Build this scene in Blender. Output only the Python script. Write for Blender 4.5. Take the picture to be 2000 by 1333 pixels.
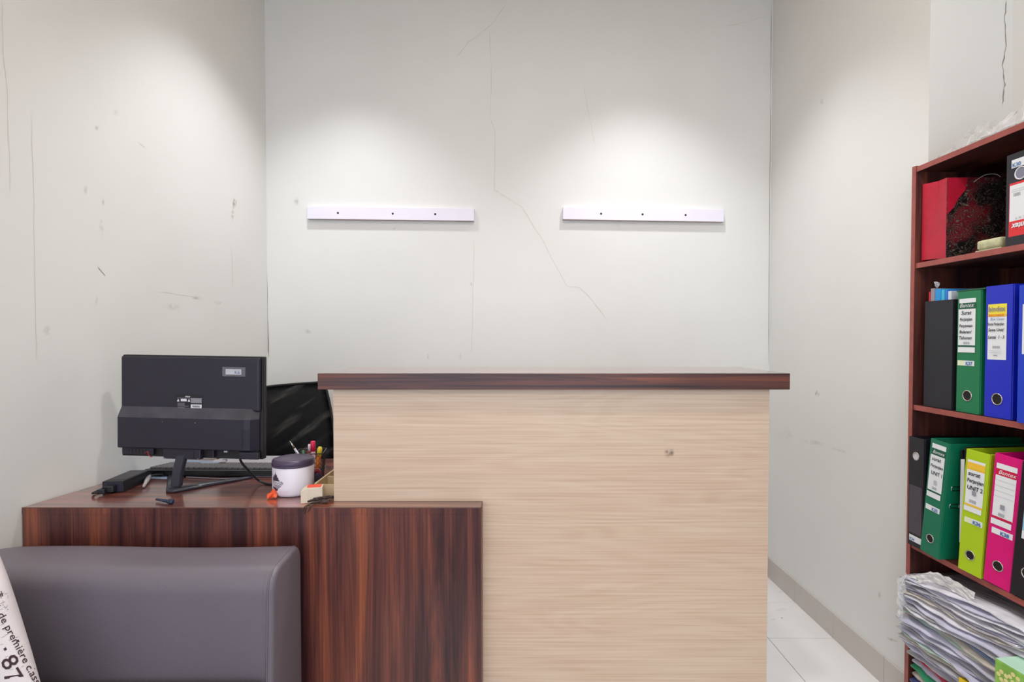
import bpy, bmesh, math, random
from mathutils import Vector, Matrix
random.seed(7)
S = bpy.context.scene
for o in list(bpy.data.objects): bpy.data.objects.remove(o)
C = S.collection
# ------------------------------------------------------------------ camera, world, lights, exposure
F = 1040.0; CH = 1.24; PITCH = math.radians(1.2)
Y0 = 660 + F*math.tan(PITCH)
cd = bpy.data.cameras.new('camera'); cam = bpy.data.objects.new('camera', cd); C.objects.link(cam)
cam.location = (0, 0, CH); cam.rotation_euler = (math.pi/2 - PITCH, 0, 0)
cd.sensor_width = 36; cd.lens = F/2000*36; cd.shift_y = (Y0-666.5)/2000; cd.clip_start = 0.02
S.camera = cam
w = bpy.data.worlds.new('world'); S.world = w; w.use_nodes = True
bg = w.node_tree.nodes['Background']; bg.inputs[0].default_value = (0.81, 0.885, 1.0, 1); bg.inputs[1].default_value = 2.15
def area(name, loc, size, power, col, rot=(0,0,0), size_y=None, spread=None):
    l = bpy.data.lights.new(name, 'AREA'); l.energy = power; l.color = col
    l.shape = 'RECTANGLE' if size_y else 'DISK'; l.size = size
    if size_y: l.size_y = size_y
    if spread: l.spread = spread
    o = bpy.data.objects.new(name, l); C.objects.link(o); o.location = loc; o.rotation_euler = rot
    return o
area('ceiling_lamp', (0.25, 0.95, 3.02), 0.14, 17, (1.0, 0.92, 0.82))
area('rear_fill_light', (0.0, -1.2, 3.02), 1.2, 30, (1.0, 0.97, 0.94))  # added fill light behind the camera, not a known fixture
def spot(name, loc, power, ang, blend=1.0, col=(0.97, 0.98, 1.0)):
    l = bpy.data.lights.new(name, 'SPOT'); l.energy = power; l.color = col; l.spot_size = math.radians(ang); l.spot_blend = blend
    l.shadow_soft_size = 0.05
    o = bpy.data.objects.new(name, l); C.objects.link(o); o.location = loc
    return o
spot('downlight', (-0.80, 2.16, 3.04), 64, 92, 0.8)
spot('downlight.001', (0.64, 2.16, 3.04), 72, 92, 0.8)
S.view_settings.view_transform = 'Standard'; S.view_settings.look = 'None'
S.view_settings.gamma = 1; S.view_settings.use_curve_mapping = False
S.view_settings.exposure = 0.12
# ------------------------------------------------------------------ helpers
cp, sp = math.cos(PITCH), math.sin(PITCH)
def P(x, y, D):
    "world point seen at photo pixel (x,y) at distance D along Y"
    v = (Y0-y)/F
    z = D*(v*cp - sp)/(cp + v*sp)
    return Vector(((x-1000)/F*(D*cp - z*sp), D, CH + z))
def lin(c):
    c = c/255
    return c/12.92 if c <= 0.04045 else ((c+0.055)/1.055)**2.4
def rgb(r, g, b): return (lin(r), lin(g), lin(b), 1)
MATS = {}
def mat(name, col, rough=0.5, metal=0.0, spec=0.5, coat=0.0, noise=None, bump=None, alpha=None, trans=0.0, emit=None):
    if name in MATS: return MATS[name]
    m = bpy.data.materials.new(name); m.use_nodes = True; nt = m.node_tree; b = nt.nodes['Principled BSDF']
    b.inputs['Base Color'].default_value = col; b.inputs['Roughness'].default_value = rough
    b.inputs['Metallic'].default_value = metal; b.inputs['Specular IOR Level'].default_value = spec
    b.inputs['Coat Weight'].default_value = coat
    if trans: b.inputs['Transmission Weight'].default_value = trans
    if alpha is not None: b.inputs['Alpha'].default_value = alpha
    N, L = nt.nodes.new, nt.links.new
    if noise or bump:
        tc = N('ShaderNodeTexCoord')
    if noise:   # (scale, amount)
        n = N('ShaderNodeTexNoise'); n.inputs['Scale'].default_value = noise[0]; n.inputs['Detail'].default_value = 5
        L(tc.outputs['Object'], n.inputs['Vector'])
        mr = N('ShaderNodeMapRange'); mr.inputs['From Min'].default_value = .3; mr.inputs['From Max'].default_value = .7
        mr.inputs['To Min'].default_value = 1-noise[1]; mr.inputs['To Max'].default_value = 1+noise[1]*.4
        L(n.outputs['Fac'], mr.inputs['Value'])
        mx = N('ShaderNodeVectorMath'); mx.operation = 'SCALE'; mx.inputs[0].default_value = col[:3]
        L(mr.outputs[0], mx.inputs['Scale']); L(mx.outputs[0], b.inputs['Base Color'])
    if bump:    # (scale, strength, distance)
        n = N('ShaderNodeTexNoise'); n.inputs['Scale'].default_value = bump[0]; n.inputs['Detail'].default_value = 4
        L(tc.outputs['Object'], n.inputs['Vector'])
        bp = N('ShaderNodeBump'); bp.inputs['Strength'].default_value = bump[1]; bp.inputs['Distance'].default_value = bump[2]
        L(n.outputs['Fac'], bp.inputs['Height']); L(bp.outputs[0], b.inputs['Normal'])
    MATS[name] = m; return m
def ramp(nt, stops):
    r = nt.nodes.new('ShaderNodeValToRGB'); e = r.color_ramp.elements
    e[0].position, e[0].color = stops[0]; e[1].position, e[1].color = stops[-1]
    for p, c in stops[1:-1]:
        k = e.new(p); k.color = c
    return r
def wood_dark(name, scale, rough=0.3, gain=1.0, bumpy=True):
    "rosewood laminate; scale = object-space stretch"
    m = bpy.data.materials.new(name); m.use_nodes = True; nt = m.node_tree; b = nt.nodes['Principled BSDF']; N, L = nt.nodes.new, nt.links.new
    tc = N('ShaderNodeTexCoord'); mp = N('ShaderNodeMapping'); mp.inputs['Scale'].default_value = scale; L(tc.outputs['Object'], mp.inputs['Vector'])
    n1 = N('ShaderNodeTexNoise'); n1.inputs['Scale'].default_value = 1.0; n1.inputs['Detail'].default_value = 6; n1.inputs['Roughness'].default_value = .62; n1.inputs['Distortion'].default_value = .6
    L(mp.outputs[0], n1.inputs['Vector'])
    g = gain
    r = ramp(nt, [(0.28, (.012*g, .006*g, .009*g, 1)), (0.42, (.045*g, .014*g, .014*g, 1)), (0.52, (.085*g, .026*g, .020*g, 1)), (0.60, (.13*g, .038*g, .024*g, 1)), (0.70, (.21*g, .060*g, .028*g, 1)), (0.8, (.10*g, .028*g, .02*g, 1))])
    L(n1.outputs['Fac'], r.inputs['Fac'])
    mp2 = N('ShaderNodeMapping'); mp2.inputs['Scale'].default_value = tuple(s*9 if s > 3 else s*2 for s in scale); L(tc.outputs['Object'], mp2.inputs['Vector'])
    n2 = N('ShaderNodeTexNoise'); n2.inputs['Scale'].default_value = 1.0; n2.inputs['Detail'].default_value = 3; L(mp2.outputs[0], n2.inputs['Vector'])
    mr = N('ShaderNodeMapRange'); mr.inputs['From Min'].default_value = .3; mr.inputs['From Max'].default_value = .7; mr.inputs['To Min'].default_value = .7; mr.inputs['To Max'].default_value = 1.25
    L(n2.outputs['Fac'], mr.inputs['Value'])
    mx = N('ShaderNodeVectorMath'); mx.operation = 'SCALE'; L(r.outputs['Color'], mx.inputs[0]); L(mr.outputs[0], mx.inputs['Scale'])
    L(mx.outputs[0], b.inputs['Base Color']); b.inputs['Roughness'].default_value = rough
    return m
def wood_pale(name):
    m = bpy.data.materials.new(name); m.use_nodes = True; nt = m.node_tree; b = nt.nodes['Principled BSDF']; N, L = nt.nodes.new, nt.links.new
    tc = N('ShaderNodeTexCoord'); mp = N('ShaderNodeMapping'); mp.inputs['Scale'].default_value = (1.0, 1.0, 8.0); L(tc.outputs['Object'], mp.inputs['Vector'])
    n = N('ShaderNodeTexNoise'); n.inputs['Scale'].default_value = 1.0; n.inputs['Detail'].default_value = 1.5; n.inputs['Roughness'].default_value = .4; L(mp.outputs[0], n.inputs['Vector'])
    mu = N('ShaderNodeMath'); mu.operation = 'MULTIPLY'; mu.inputs[1].default_value = 105; L(n.outputs['Fac'], mu.inputs[0])
    si = N('ShaderNodeMath'); si.operation = 'SINE'; L(mu.outputs[0], si.inputs[0])
    mp2 = N('ShaderNodeMapping'); mp2.inputs['Scale'].default_value = (2.5, 2.5, 170); L(tc.outputs['Object'], mp2.inputs['Vector'])
    n2 = N('ShaderNodeTexNoise'); n2.inputs['Scale'].default_value = 1.0; n2.inputs['Detail'].default_value = 3; L(mp2.outputs[0], n2.inputs['Vector'])
    mp3 = N('ShaderNodeMapping'); mp3.inputs['Scale'].default_value = (1.0, 1.0, 7); L(tc.outputs['Object'], mp3.inputs['Vector'])
    n3 = N('ShaderNodeTexNoise'); n3.inputs['Scale'].default_value = 1.3; n3.inputs['Detail'].default_value = 2; L(mp3.outputs[0], n3.inputs['Vector'])
    a = N('ShaderNodeMath'); a.operation = 'MULTIPLY_ADD'; a.inputs[1].default_value = .045; L(si.outputs[0], a.inputs[0]); L(n2.outputs['Fac'], a.inputs[2])
    r = ramp(nt, [(0.25, rgb(199, 171, 150)), (0.5, rgb(211, 187, 166)), (0.75, rgb(219, 199, 180))]); L(a.outputs[0], r.inputs['Fac'])
    r2 = ramp(nt, [(0.3, (1.0, .95, .93, 1)), (0.7, (1.0, 1.02, 1.0, 1))]); L(n3.outputs['Fac'], r2.inputs['Fac'])
    mx = N('ShaderNodeVectorMath'); mx.operation = 'MULTIPLY'; L(r.outputs['Color'], mx.inputs[0]); L(r2.outputs['Color'], mx.inputs[1])
    L(mx.outputs[0], b.inputs['Base Color']); b.inputs['Roughness'].default_value = .38
    return m
def clear_plastic(name, tint=(.93,.94,.97,1), opac=.25, fac=.75):
    m = bpy.data.materials.new(name); m.use_nodes = True; nt = m.node_tree; N, L = nt.nodes.new, nt.links.new
    b = nt.nodes['Principled BSDF']; b.inputs['Base Color'].default_value = tint; b.inputs['Roughness'].default_value = .12
    out = [n for n in nt.nodes if n.type == 'OUTPUT_MATERIAL'][0]
    tr = N('ShaderNodeBsdfTransparent'); mx = N('ShaderNodeMixShader')
    lw = N('ShaderNodeLayerWeight'); lw.inputs['Blend'].default_value = .35
    ma = N('ShaderNodeMath'); ma.operation = 'MULTIPLY_ADD'; ma.inputs[1].default_value = fac; ma.inputs[2].default_value = opac; ma.use_clamp = True
    L(lw.outputs['Facing'], ma.inputs[0]); L(ma.outputs[0], mx.inputs['Fac']); L(tr.outputs[0], mx.inputs[1]); L(b.outputs[0], mx.inputs[2]); L(mx.outputs[0], out.inputs['Surface'])
    return m

def mesh_obj(name, bm, m=None, parent=None, smooth=False):
    me = bpy.data.meshes.new(name); bmesh.ops.recalc_face_normals(bm, faces=bm.faces) if not getattr(bm, 'keep', 0) else None
    bm.to_mesh(me); bm.free()
    if m:
        for k in (m if isinstance(m, (list, tuple)) else [m]): me.materials.append(k)
    if smooth:
        for p in me.polygons: p.use_smooth = True
    o = bpy.data.objects.new(name, me); C.objects.link(o)
    if parent: o.parent = parent
    return o
def tag(o, label=None, cat=None, group=None, kind=None):
    if label: o['label'] = label
    if cat: o['category'] = cat
    if group: o['group'] = group
    if kind: o['kind'] = kind
    return o
def empty(name, loc=(0,0,0), rot=(0,0,0), label=None, cat=None, group=None, kind=None):
    o = bpy.data.objects.new(name, None); C.objects.link(o); o.location = loc; o.rotation_euler = rot; o.empty_display_size = .05
    return tag(o, label, cat, group, kind)
def add_box(bm, a, b, bev=0.0, seg=2, M=None, mi=0):
    x0, y0, z0 = a; x1, y1, z1 = b
    vs = [bm.verts.new(v) for v in ((x0,y0,z0),(x1,y0,z0),(x1,y1,z0),(x0,y1,z0),(x0,y0,z1),(x1,y0,z1),(x1,y1,z1),(x0,y1,z1))]
    fs = [bm.faces.new([vs[i] for i in f]) for f in ((3,2,1,0),(4,5,6,7),(0,1,5,4),(1,2,6,5),(2,3,7,6),(3,0,4,7))]
    for f in fs: f.material_index = mi
    geo = vs
    if bev:
        es = list({e for f in fs for e in f.edges})
        r = bmesh.ops.bevel(bm, geom=es, offset=bev, segments=seg, profile=.6, affect='EDGES')
        geo = list({v for f in r['faces'] for v in f.verts} | {v for v in vs if v.is_valid})
    if M is not None: bmesh.ops.transform(bm, matrix=M, verts=[v for v in geo if v.is_valid])
    return bm
def box(name, a, b, m, parent=None, bev=0.002, seg=2, smooth=False):
    a2 = tuple(min(p, q) for p, q in zip(a, b)); b2 = tuple(max(p, q) for p, q in zip(a, b))
    return mesh_obj(name, add_box(bmesh.new(), a2, b2, bev, seg), m, parent, smooth)
def add_prism(bm, pts, axis, lo, hi, mi=0):
    "polygon pts in the two other axes, extruded along axis"
    def v3(p, t):
        return {'x': (t, p[0], p[1]), 'y': (p[0], t, p[1]), 'z': (p[0], p[1], t)}[axis]
    A = [bm.verts.new(v3(p, lo)) for p in pts]; B = [bm.verts.new(v3(p, hi)) for p in pts]; n = len(pts)
    fs = [bm.faces.new(A), bm.faces.new(list(reversed(B)))]
    for i in range(n): fs.append(bm.faces.new((A[i], B[i], B[(i+1)%n], A[(i+1)%n])))
    for f in fs: f.material_index = mi
    return bm
def prism(name, pts, axis, lo, hi, m, parent=None, bev=0.0, smooth=False):
    bm = add_prism(bmesh.new(), pts, axis, lo, hi)
    if bev: bmesh.ops.bevel(bm, geom=list(bm.edges), offset=bev, segments=2, profile=.6, affect='EDGES')
    return mesh_obj(name, bm, m, parent, smooth)
def lathe(name, prof, m, parent=None, seg=40, loc=(0,0,0), smooth=True):
    bm = bmesh.new(); rings = []
    for r, z in prof:
        rings.append([bm.verts.new((r*math.cos(2*math.pi*i/seg)+loc[0], r*math.sin(2*math.pi*i/seg)+loc[1], z+loc[2])) for i in range(seg)] if r > 1e-6 else [bm.verts.new((loc[0], loc[1], z+loc[2]))])
    for a, b in zip(rings, rings[1:]):
        for i in range(seg):
            j = (i+1) % seg
            if len(a) == 1 and len(b) == 1: continue
            if len(a) == 1: bm.faces.new((a[0], b[i], b[j]))
            elif len(b) == 1: bm.faces.new((a[i], a[j], b[0]))
            else: bm.faces.new((a[i], a[j], b[j], b[i]))
    return mesh_obj(name, bm, m, parent, smooth)
def add_tube(bm, pts, r, seg=8, cap=True, close=False):
    pts = [Vector(p) for p in pts]; n = len(pts); rings = []
    up = Vector((0.13, 0.21, 0.97)).normalized()
    for i, p in enumerate(pts):
        if close: t = pts[(i+1)%n]-pts[i-1]
        else: t = pts[min(i+1, n-1)]-pts[max(i-1, 0)]
        t.normalize()
        a = t.cross(up)
        if a.length < 1e-4: a = t.cross(Vector((1,0,0)))
        a.normalize(); b = t.cross(a).normalized(); up = b if b.dot(up) > 0 else -b
        b = up; a = b.cross(t).normalized()
        rr = r[i] if isinstance(r, (list, tuple)) else r
        rings.append([bm.verts.new(p + rr*(math.cos(2*math.pi*k/seg)*a + math.sin(2*math.pi*k/seg)*b)) for k in range(seg)])
    prs = list(zip(rings, rings[1:])) + ([(rings[-1], rings[0])] if close else [])
    for A, B in prs:
        for k in range(seg): bm.faces.new((A[k], A[(k+1)%seg], B[(k+1)%seg], B[k]))
    if cap and not close: bm.faces.new(rings[0]); bm.faces.new(list(reversed(rings[-1])))
    return bm
def smooth_path(pts, n=6):
    pts = [Vector(p) for p in pts]; out = []
    q = [pts[0]] + pts + [pts[-1]]
    for i in range(1, len(q)-2):
        for k in range(n):
            t = k/n; a, b, c, d = q[i-1], q[i], q[i+1], q[i+2]
            out.append(0.5*((2*b) + (-a+c)*t + (2*a-5*b+4*c-d)*t*t + (-a+3*b-3*c+d)*t**3))
    out.append(pts[-1]); return out
def tube(name, pts, r, m, parent=None, seg=8, close=False, smoothed=0):
    if smoothed: pts = smooth_path(pts, smoothed)
    return mesh_obj(name, add_tube(bmesh.new(), pts, r, seg, True, close), m, parent, True)
# text: 2D glyph mesh mapped onto a surface by f(u,v)
TC = {}
def text2d(s, size, bold=0.0, shear=0.0, align='LEFT'):
    k = (s, size, bold, shear, align)
    if k not in TC:
        cu = bpy.data.curves.new('t', 'FONT'); cu.body = s; cu.size = size; cu.offset = bold; cu.shear = shear; cu.align_x = align; cu.resolution_u = 2
        ob = bpy.data.objects.new('t', cu); me = bpy.data.meshes.new_from_object(ob)
        TC[k] = ([v.co.copy() for v in me.vertices], [tuple(p.vertices) for p in me.polygons])
        bpy.data.objects.remove(ob); bpy.data.meshes.remove(me)
    return TC[k]
def add_text(bm, s, size, f, org=(0,0), ang=0.0, bold=0.0, shear=0.0, align='LEFT', mi=0, sx=1.0):
    vs, fs = text2d(s, size, bold, shear, align); c, d = math.cos(ang), math.sin(ang)
    nv = [bm.verts.new(f(org[0]+v.x*sx*c-v.y*d, org[1]+v.x*sx*d+v.y*c)) for v in vs]
    for p in fs:
        try: bm.faces.new([nv[i] for i in p]).material_index = mi
        except ValueError: pass
    return bm

# ------------------------------------------------------------------ materials
M_wall = mat('wall_paint', rgb(223, 223, 221), .62, noise=(2.2, .035), bump=(6, .12, .01))
M_crack = mat('crack_dark', rgb(150, 144, 136), .9)
M_crackf = mat('crack_faint', rgb(211, 207, 200), .9)
M_floor = mat('floor_tile', rgb(222, 221, 222), .25, noise=(5, .04))
M_grout = mat('grout', rgb(120, 116, 112), .9)
M_base = mat('baseboard_tile', rgb(194, 187, 182), .35, noise=(8, .05))
M_dwv = wood_dark('rosewood_vertical', (19, 19, .8), .3, 1.6)
M_dwh = wood_dark('rosewood_horizontal', (1.6, 22, 62), .28, 1.15)
M_top = wood_dark('rosewood_top', (1.3, 14, 14), .3, 2.2)
for m_ in (M_top,):
    b_ = m_.node_tree.nodes['Principled BSDF']; b_.inputs['Coat Weight'].default_value = 1; b_.inputs['Coat Roughness'].default_value = .16; b_.inputs['Coat IOR'].default_value = 2.1
M_pale = wood_pale('beech_laminate')
M_case = wood_dark('mahogany_case', (14, 14, .9), .4, 1.2)
M_caseb = wood_dark('mahogany_shelf', (12, 1.2, 12), .38, 1.25)
M_edge = mat('mahogany_edge', rgb(160, 82, 74), .4, noise=(30, .2))
M_black = mat('black_plastic', rgb(35, 31, 47), .42, noise=(5, .1))
M_blackd = mat('black_plastic_dark', rgb(16, 15, 20), .5)
M_ledge_lit = mat('lit_ledge_plastic', rgb(74, 71, 80), .65, noise=(18, .3))  # paler grey stands in for light on the monitor's upward-facing ledge
M_blkg = mat('black_gloss', rgb(20, 20, 26), .25)
M_white = mat('white_paper', rgb(228, 228, 234), .6)
M_chrome = mat('chrome', rgb(205, 200, 195), .22, metal=1.0)
M_ink = mat('ink', rgb(22, 20, 30), .6)
M_gry = mat('grey_print', rgb(140, 138, 148), .6)
M_blupr = mat('blue_print', rgb(60, 110, 170), .6)
M_leather = mat('taupe_leather', rgb(110, 103, 113), .4, noise=(3, .06), bump=(260, .25, .002))
M_clear = clear_plastic('clear_plastic')

# ------------------------------------------------------------------ room
XR, YB, ZC = 1.33, 2.75, 3.06
YW = 1.714                       # end of right wall, niche corner
XN = 1.592                       # niche back plane
def XL(y): return -1.432 + (y-1.543)*0.1417
def wall(name, bm, m=M_wall): return tag(mesh_obj(name, bm, m), kind='structure')
T = .12
wb = wall('wall_back', add_box(bmesh.new(), (-1.9, YB, 0), (XR+.5, YB+T, ZC)))
bm = bmesh.new(); add_prism(bm, [(XL(YB+.0), YB), (XL(YB)-T, YB), (XL(-2.6)-T, -2.6), (XL(-2.6), -2.6)], 'z', 0, ZC); wl = wall('wall_left', bm)
bm = bmesh.new()
add_prism(bm, [(XR, YB), (XR, YW), (XN, YW), (XN, -2.6), (XN+T, -2.6), (XN+T, YB)], 'z', 0, ZC)
wr = wall('wall_right', bm)
wall('ceiling', add_box(bmesh.new(), (-2.4, -2.6, ZC), (2.0, YB+T, ZC+.1)), mat('ceiling_paint', rgb(214, 190, 155), .8))
fl = tag(mesh_obj('floor', add_box(bmesh.new(), (-2.4, -2.6, -.06), (2.0, YB+T, -.003)), M_grout), kind='structure')
TS = .2985; gx0 = 1.057; gy0 = 2.172
first = None
for i in range(-9, 3):
    for j in range(-6, 3):
        x0 = gx0 + i*TS; y0 = gy0 + j*TS
        x1 = min(x0+TS, XN-.001); y1 = min(y0+TS, YB-.001)
        if x0 < XL(y0)-.05 or x1-x0 < .05: continue
        if x1 > XR and y1 > YW+.01: 
            x1 = min(x1, XR-.001)
            if x1-x0 < .02: continue
        t = box('tile', (x0+.0012, y0+.0012, -.012), (x1-.0012, y1-.0012, 0), M_floor, fl, .0008, 1)
# baseboards
def bboard(name, axis, fixed, t, segs):
    b = tag(empty(name), kind='structure')
    for a0, a1 in segs:
        if axis == 'y': box('tile', (fixed-t, a0+.0008, .0), (fixed, a1-.0008, .103), M_base, b, .001, 1)
        else: box('tile', (a0+.0008, fixed-t, 0), (a1-.0008, fixed, .103), M_base, b, .001, 1)
    return b
ys = [YW+.001] + [gy0+TS*k for k in (-1, 0, 1)] + [YB-.001]
bboard('baseboard_right', 'y', XR, .006, list(zip(ys, ys[1:])))
xs = [XL(YB)+.005] + [gx0+TS*k for k in range(-7, 1)] + [XR-.008]
bboard('baseboard_back', 'x', YB, .006, list(zip(xs, xs[1:])))

# cracks and stains lying in the wall surfaces
def on_back(x, y, e=.0004):
    p = P(x, y, YB); p.y = YB-e; return p
def on_plane_x(x, y, X, e=.0004):
    k = (x-1000)/F; D = X/k
    for _ in range(5):
        p = P(x, y, D); D *= X/p.x
    p = P(x, y, D); p.x -= math.copysign(e, X); return p
def on_left(x, y, e=.0004):
    D = 2.0
    for _ in range(30):
        p = P(x, y, D); D = D - (XL(D)-p.x)/(0.1417-(x-1000)/F)
    p = P(x, y, D); p.x += e; return p
def on_niche(x, y): 
    p = P(x, y, YW); p.y -= .0004; return p
def ribbon(name, fn, pts, wd, m, parent, wob=2.0, sub=5):
    rnd = random.Random(len(pts)*31+int(pts[0][0])); q = []
    for (a, b), (c, d) in zip(pts, pts[1:]):
        for k in range(sub): 
            t = k/sub; q.append((a+(c-a)*t + rnd.uniform(-wob, wob)*.5, b+(d-b)*t + rnd.uniform(-wob, wob)*.5))
    q.append(pts[-1]); bm = bmesh.new(); L_ = []; R_ = []
    for i, (x, y) in enumerate(q):
        n = q[min(i+1, len(q)-1)]; p = q[max(i-1, 0)]; dx, dy = n[0]-p[0], n[1]-p[1]; l = math.hypot(dx, dy) or 1
        ww = wd*rnd.uniform(.35, 1.2)*.5 if 0 < i < len(q)-1 else .05
        L_.append(bm.verts.new(fn(x-dy/l*ww, y+dx/l*ww))); R_.append(bm.verts.new(fn(x+dy/l*ww, y-dx/l*ww)))
    for i in range(len(q)-1): bm.faces.new((L_[i], R_[i], R_[i+1], L_[i+1]))
    o = mesh_obj(name, bm, m, parent); return o
def soft_mat(name, col):
    m = mat(name, col, .8); nt = m.node_tree; b = nt.nodes['Principled BSDF']
    a = nt.nodes.new('ShaderNodeAttribute'); a.attribute_name = 'fade'
    tc = nt.nodes.new('ShaderNodeTexCoord'); n = nt.nodes.new('ShaderNodeTexNoise'); n.inputs['Scale'].default_value = 60; n.inputs['Detail'].default_value = 4
    nt.links.new(tc.outputs['Object'], n.inputs['Vector'])
    mr = nt.nodes.new('ShaderNodeMapRange'); mr.inputs['From Min'].default_value = .35; mr.inputs['From Max'].default_value = .65; nt.links.new(n.outputs['Fac'], mr.inputs['Value'])
    mu = nt.nodes.new('ShaderNodeMath'); mu.operation = 'MULTIPLY'; nt.links.new(a.outputs['Fac'], mu.inputs[0]); nt.links.new(mr.outputs[0], mu.inputs[1])
    nt.links.new(mu.outputs[0], b.inputs['Alpha']); return m
M_st = soft_mat('stain_grey', rgb(170, 166, 158)); M_st2 = soft_mat('stain_brown', rgb(150, 132, 96))
def stain(fn, cx, cy, rx, ry, m, parent, a=.5, ang=0):
    bm = bmesh.new(); cl = bm.verts.layers.float.new('fade'); n = 14
    def pt(r, t):
        u, v = rx*r*math.cos(t), ry*r*math.sin(t); return fn(cx+u*math.cos(ang)-v*math.sin(ang), cy+u*math.sin(ang)+v*math.cos(ang))
    a *= .7 if m is M_st or m is M_st2 else 1.7
    c = bm.verts.new(pt(0, 0)); c[cl] = a
    A = [bm.verts.new(pt(.5, 2*math.pi*i/n)) for i in range(n)]; B = [bm.verts.new(pt(1, 2*math.pi*i/n)) for i in range(n)]
    for v in A: v[cl] = a*.6
    for v in B: v[cl] = 0
    for i in range(n):
        j = (i+1) % n; bm.faces.new((c, A[i], A[j])); bm.faces.new((A[i], B[i], B[j], A[j]))
    return mesh_obj('stain', bm, m, parent)
# corner crack back/left and others
ribbon('crack', on_back, [(510.5, 0), (512, 60), (514, 160), (516, 240), (517.5, 380), (520, 520), (523, 620), (525, 700)], 2.2, M_crack, wb, 1.6)
ribbon('crack', on_back, [(990, 5), (960, 48), (915, 82), (892, 112)], 1.4, M_crackf, wb)
ribbon('crack', on_back, [(956, 55), (960, 150), (957, 230), (967, 255), (966, 372), (990, 386), (1020, 405), (1036, 432), (1060, 470), (1080, 510), (1108, 560), (1132, 562), (1160, 590), (1188, 628)], 1.4, M_crackf, wb)
ribbon('crack', on_back, [(1140, 165), (1152, 235), (1165, 300)], 1.0, M_crackf, wb)
ribbon('crack', on_back, [(1412, 52), (1460, 44), (1506, 26)], 1.2, M_crackf, wb)
ribbon('crack', on_back, [(926, 470), (924, 550), (922, 640), (921, 690)], 1.0, M_crackf, wb)
ribbon('crack', on_back, [(1506.5, 0), (1505, 200), (1503, 420), (1501, 715)], 1.1, M_crack, wb, .6)
ribbon('crack', on_niche, [(1965, 0), (1962, 40), (1964, 90), (1958, 130), (1963, 165), (1957, 205)], 2.4, M_crack, wr, 2.5)
ribbon('crack', on_left, [(3, 0), (6, 100), (14, 180), (18, 300), (20, 380)], 1.6, M_crackf, wl)
ribbon('crack', on_left, [(60, 210), (66, 400), (70, 620), (72, 715)], 1.3, M_crackf, wl)
ribbon('crack', on_left, [(190, 522), (206, 540)], 1.6, M_crack, wl)
ribbon('crack', on_left, [(270, 278), (283, 290)], 1.3, M_crackf, wl)
ribbon('crack', on_left, [(310, 570), (395, 582)], 1.2, M_crackf, wl)
ribbon('crack', on_left, [(452, 470), (455, 570)], 1.0, M_crackf, wl)
for a in [(458, 397, 5, 14, M_st2, .9, .15), (454, 420, 4, 14, M_st2, .6, .1), (189, 250, 5, 7, M_st, .55, 0), (201, 395, 4, 14, M_st, .55, 0), (198, 445, 6, 20, M_st, .4, 0), (167, 370, 5, 13, M_st, .35, 0), (188, 594, 4, 16, M_st, .5, .1), (92, 646, 9, 11, M_st, .4, 0), (385, 583, 14, 3, M_st, .6, .1), (425, 592, 10, 5, M_st, .35, 0), (335, 600, 20, 8, M_st, .25, 0), (226, 220, 8, 8, M_st, .3, 0)]:
    stain(on_left, a[0], a[1], a[2], a[3], a[4], wl, a[5], a[6])
for a in [(579, 394, 6, 10, M_st2, .6, 0), (601, 648, 10, 5, M_st, .45, .4), (921, 555, 4, 5, M_st, .5, 0), (836, 697, 1.5, 8, M_st, .7, 0), (899, 696, 3, 8, M_st, .5, 0), (1207, 440, 3, 3, M_st, .5, 0), (770, 447, 3, 2, M_st, .6, 0)]:
    stain(on_back, a[0], a[1], a[2], a[3], a[4], wb, a[5], a[6])
fr = lambda x, y: on_plane_x(x, y, XR)
for a in [(1595, 768, 3, 6, M_st, 1.0, .4), (1597, 770, 5, 5, M_st, .7, .4), (1590, 865, 26, 5, M_st, .3, .15), (1640, 880, 18, 4, M_st, .3, .3), (1605, 198, 4, 7, M_st, .5, 0), (1765, 1205, 12, 20, M_st, .4, 0), (1742, 1250, 14, 3, M_st, .8, .35), (1718, 1163, 5, 10, M_st, .3, 0), (1535, 850, 16, 14, M_st, .15, 0)]:
    stain(fr, a[0], a[1], a[2], a[3], a[4], wr, a[5], a[6])
def on_floor(x, y):
    D = 2.3
    for _ in range(20):
        p = P(x, y, D); D *= CH/(CH-p.z)
    p = P(x, y, D); p.z = .0005; return p
for a in [(1527, 1208, 3, 2, M_st, 1.0), (1510, 1211, 5, 2, M_st, .7), (1522, 1157, 8, 3, M_st, .3), (1526, 1192, 14, 4, M_st, .25)]:
    stain(on_floor, a[0], a[1], a[2], a[3], a[4], fl, a[5])

# ------------------------------------------------------------------ wooden battens on back wall
M_bat = mat('batten_paint', rgb(232, 228, 242), .5, noise=(9, .03))
M_batu = mat('batten_underside', rgb(176, 160, 150), .7)  # browner, darker tone for the batten's underside
def batten(xa, ya, xb, yb, h, screws, label):
    Y = YB-.024; a = P(xa, ya, Y); b = P(xb, yb, Y); L_ = (b-a); ang = math.atan2(-L_.z, L_.x)
    e = empty('wall_batten', (a+b)/2, (0, ang, 0), label, 'batten', None)
    hl = L_.length/2; hh = h*Y/F/2
    bm = add_box(bmesh.new(), (-hl, 0, -hh), (hl, .024, hh), .001, 1)
    for f in bm.faces:
        if f.normal.z < -.9: f.material_index = 1
    bmesh.ops.recalc_face_normals(bm, faces=bm.faces)
    for f in bm.faces: f.material_index = 1 if f.normal.z < -.9 else 0
    mesh_obj('board', bm, [M_bat, M_batu], e)
    for sx in screws:
        x = (sx-xa)/(xb-xa)*2*hl - hl
        o = lathe('screw', [(0, -.0012), (.0035, -.001), (.0055, 0), (.0055, .002)], M_ink, e, 12); o.rotation_euler = (-math.pi/2, 0, 0); o.location = (x, -.0005, 0)
        o.rotation_euler = (math.pi/2*-1, 0, 0)
    return e
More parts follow.
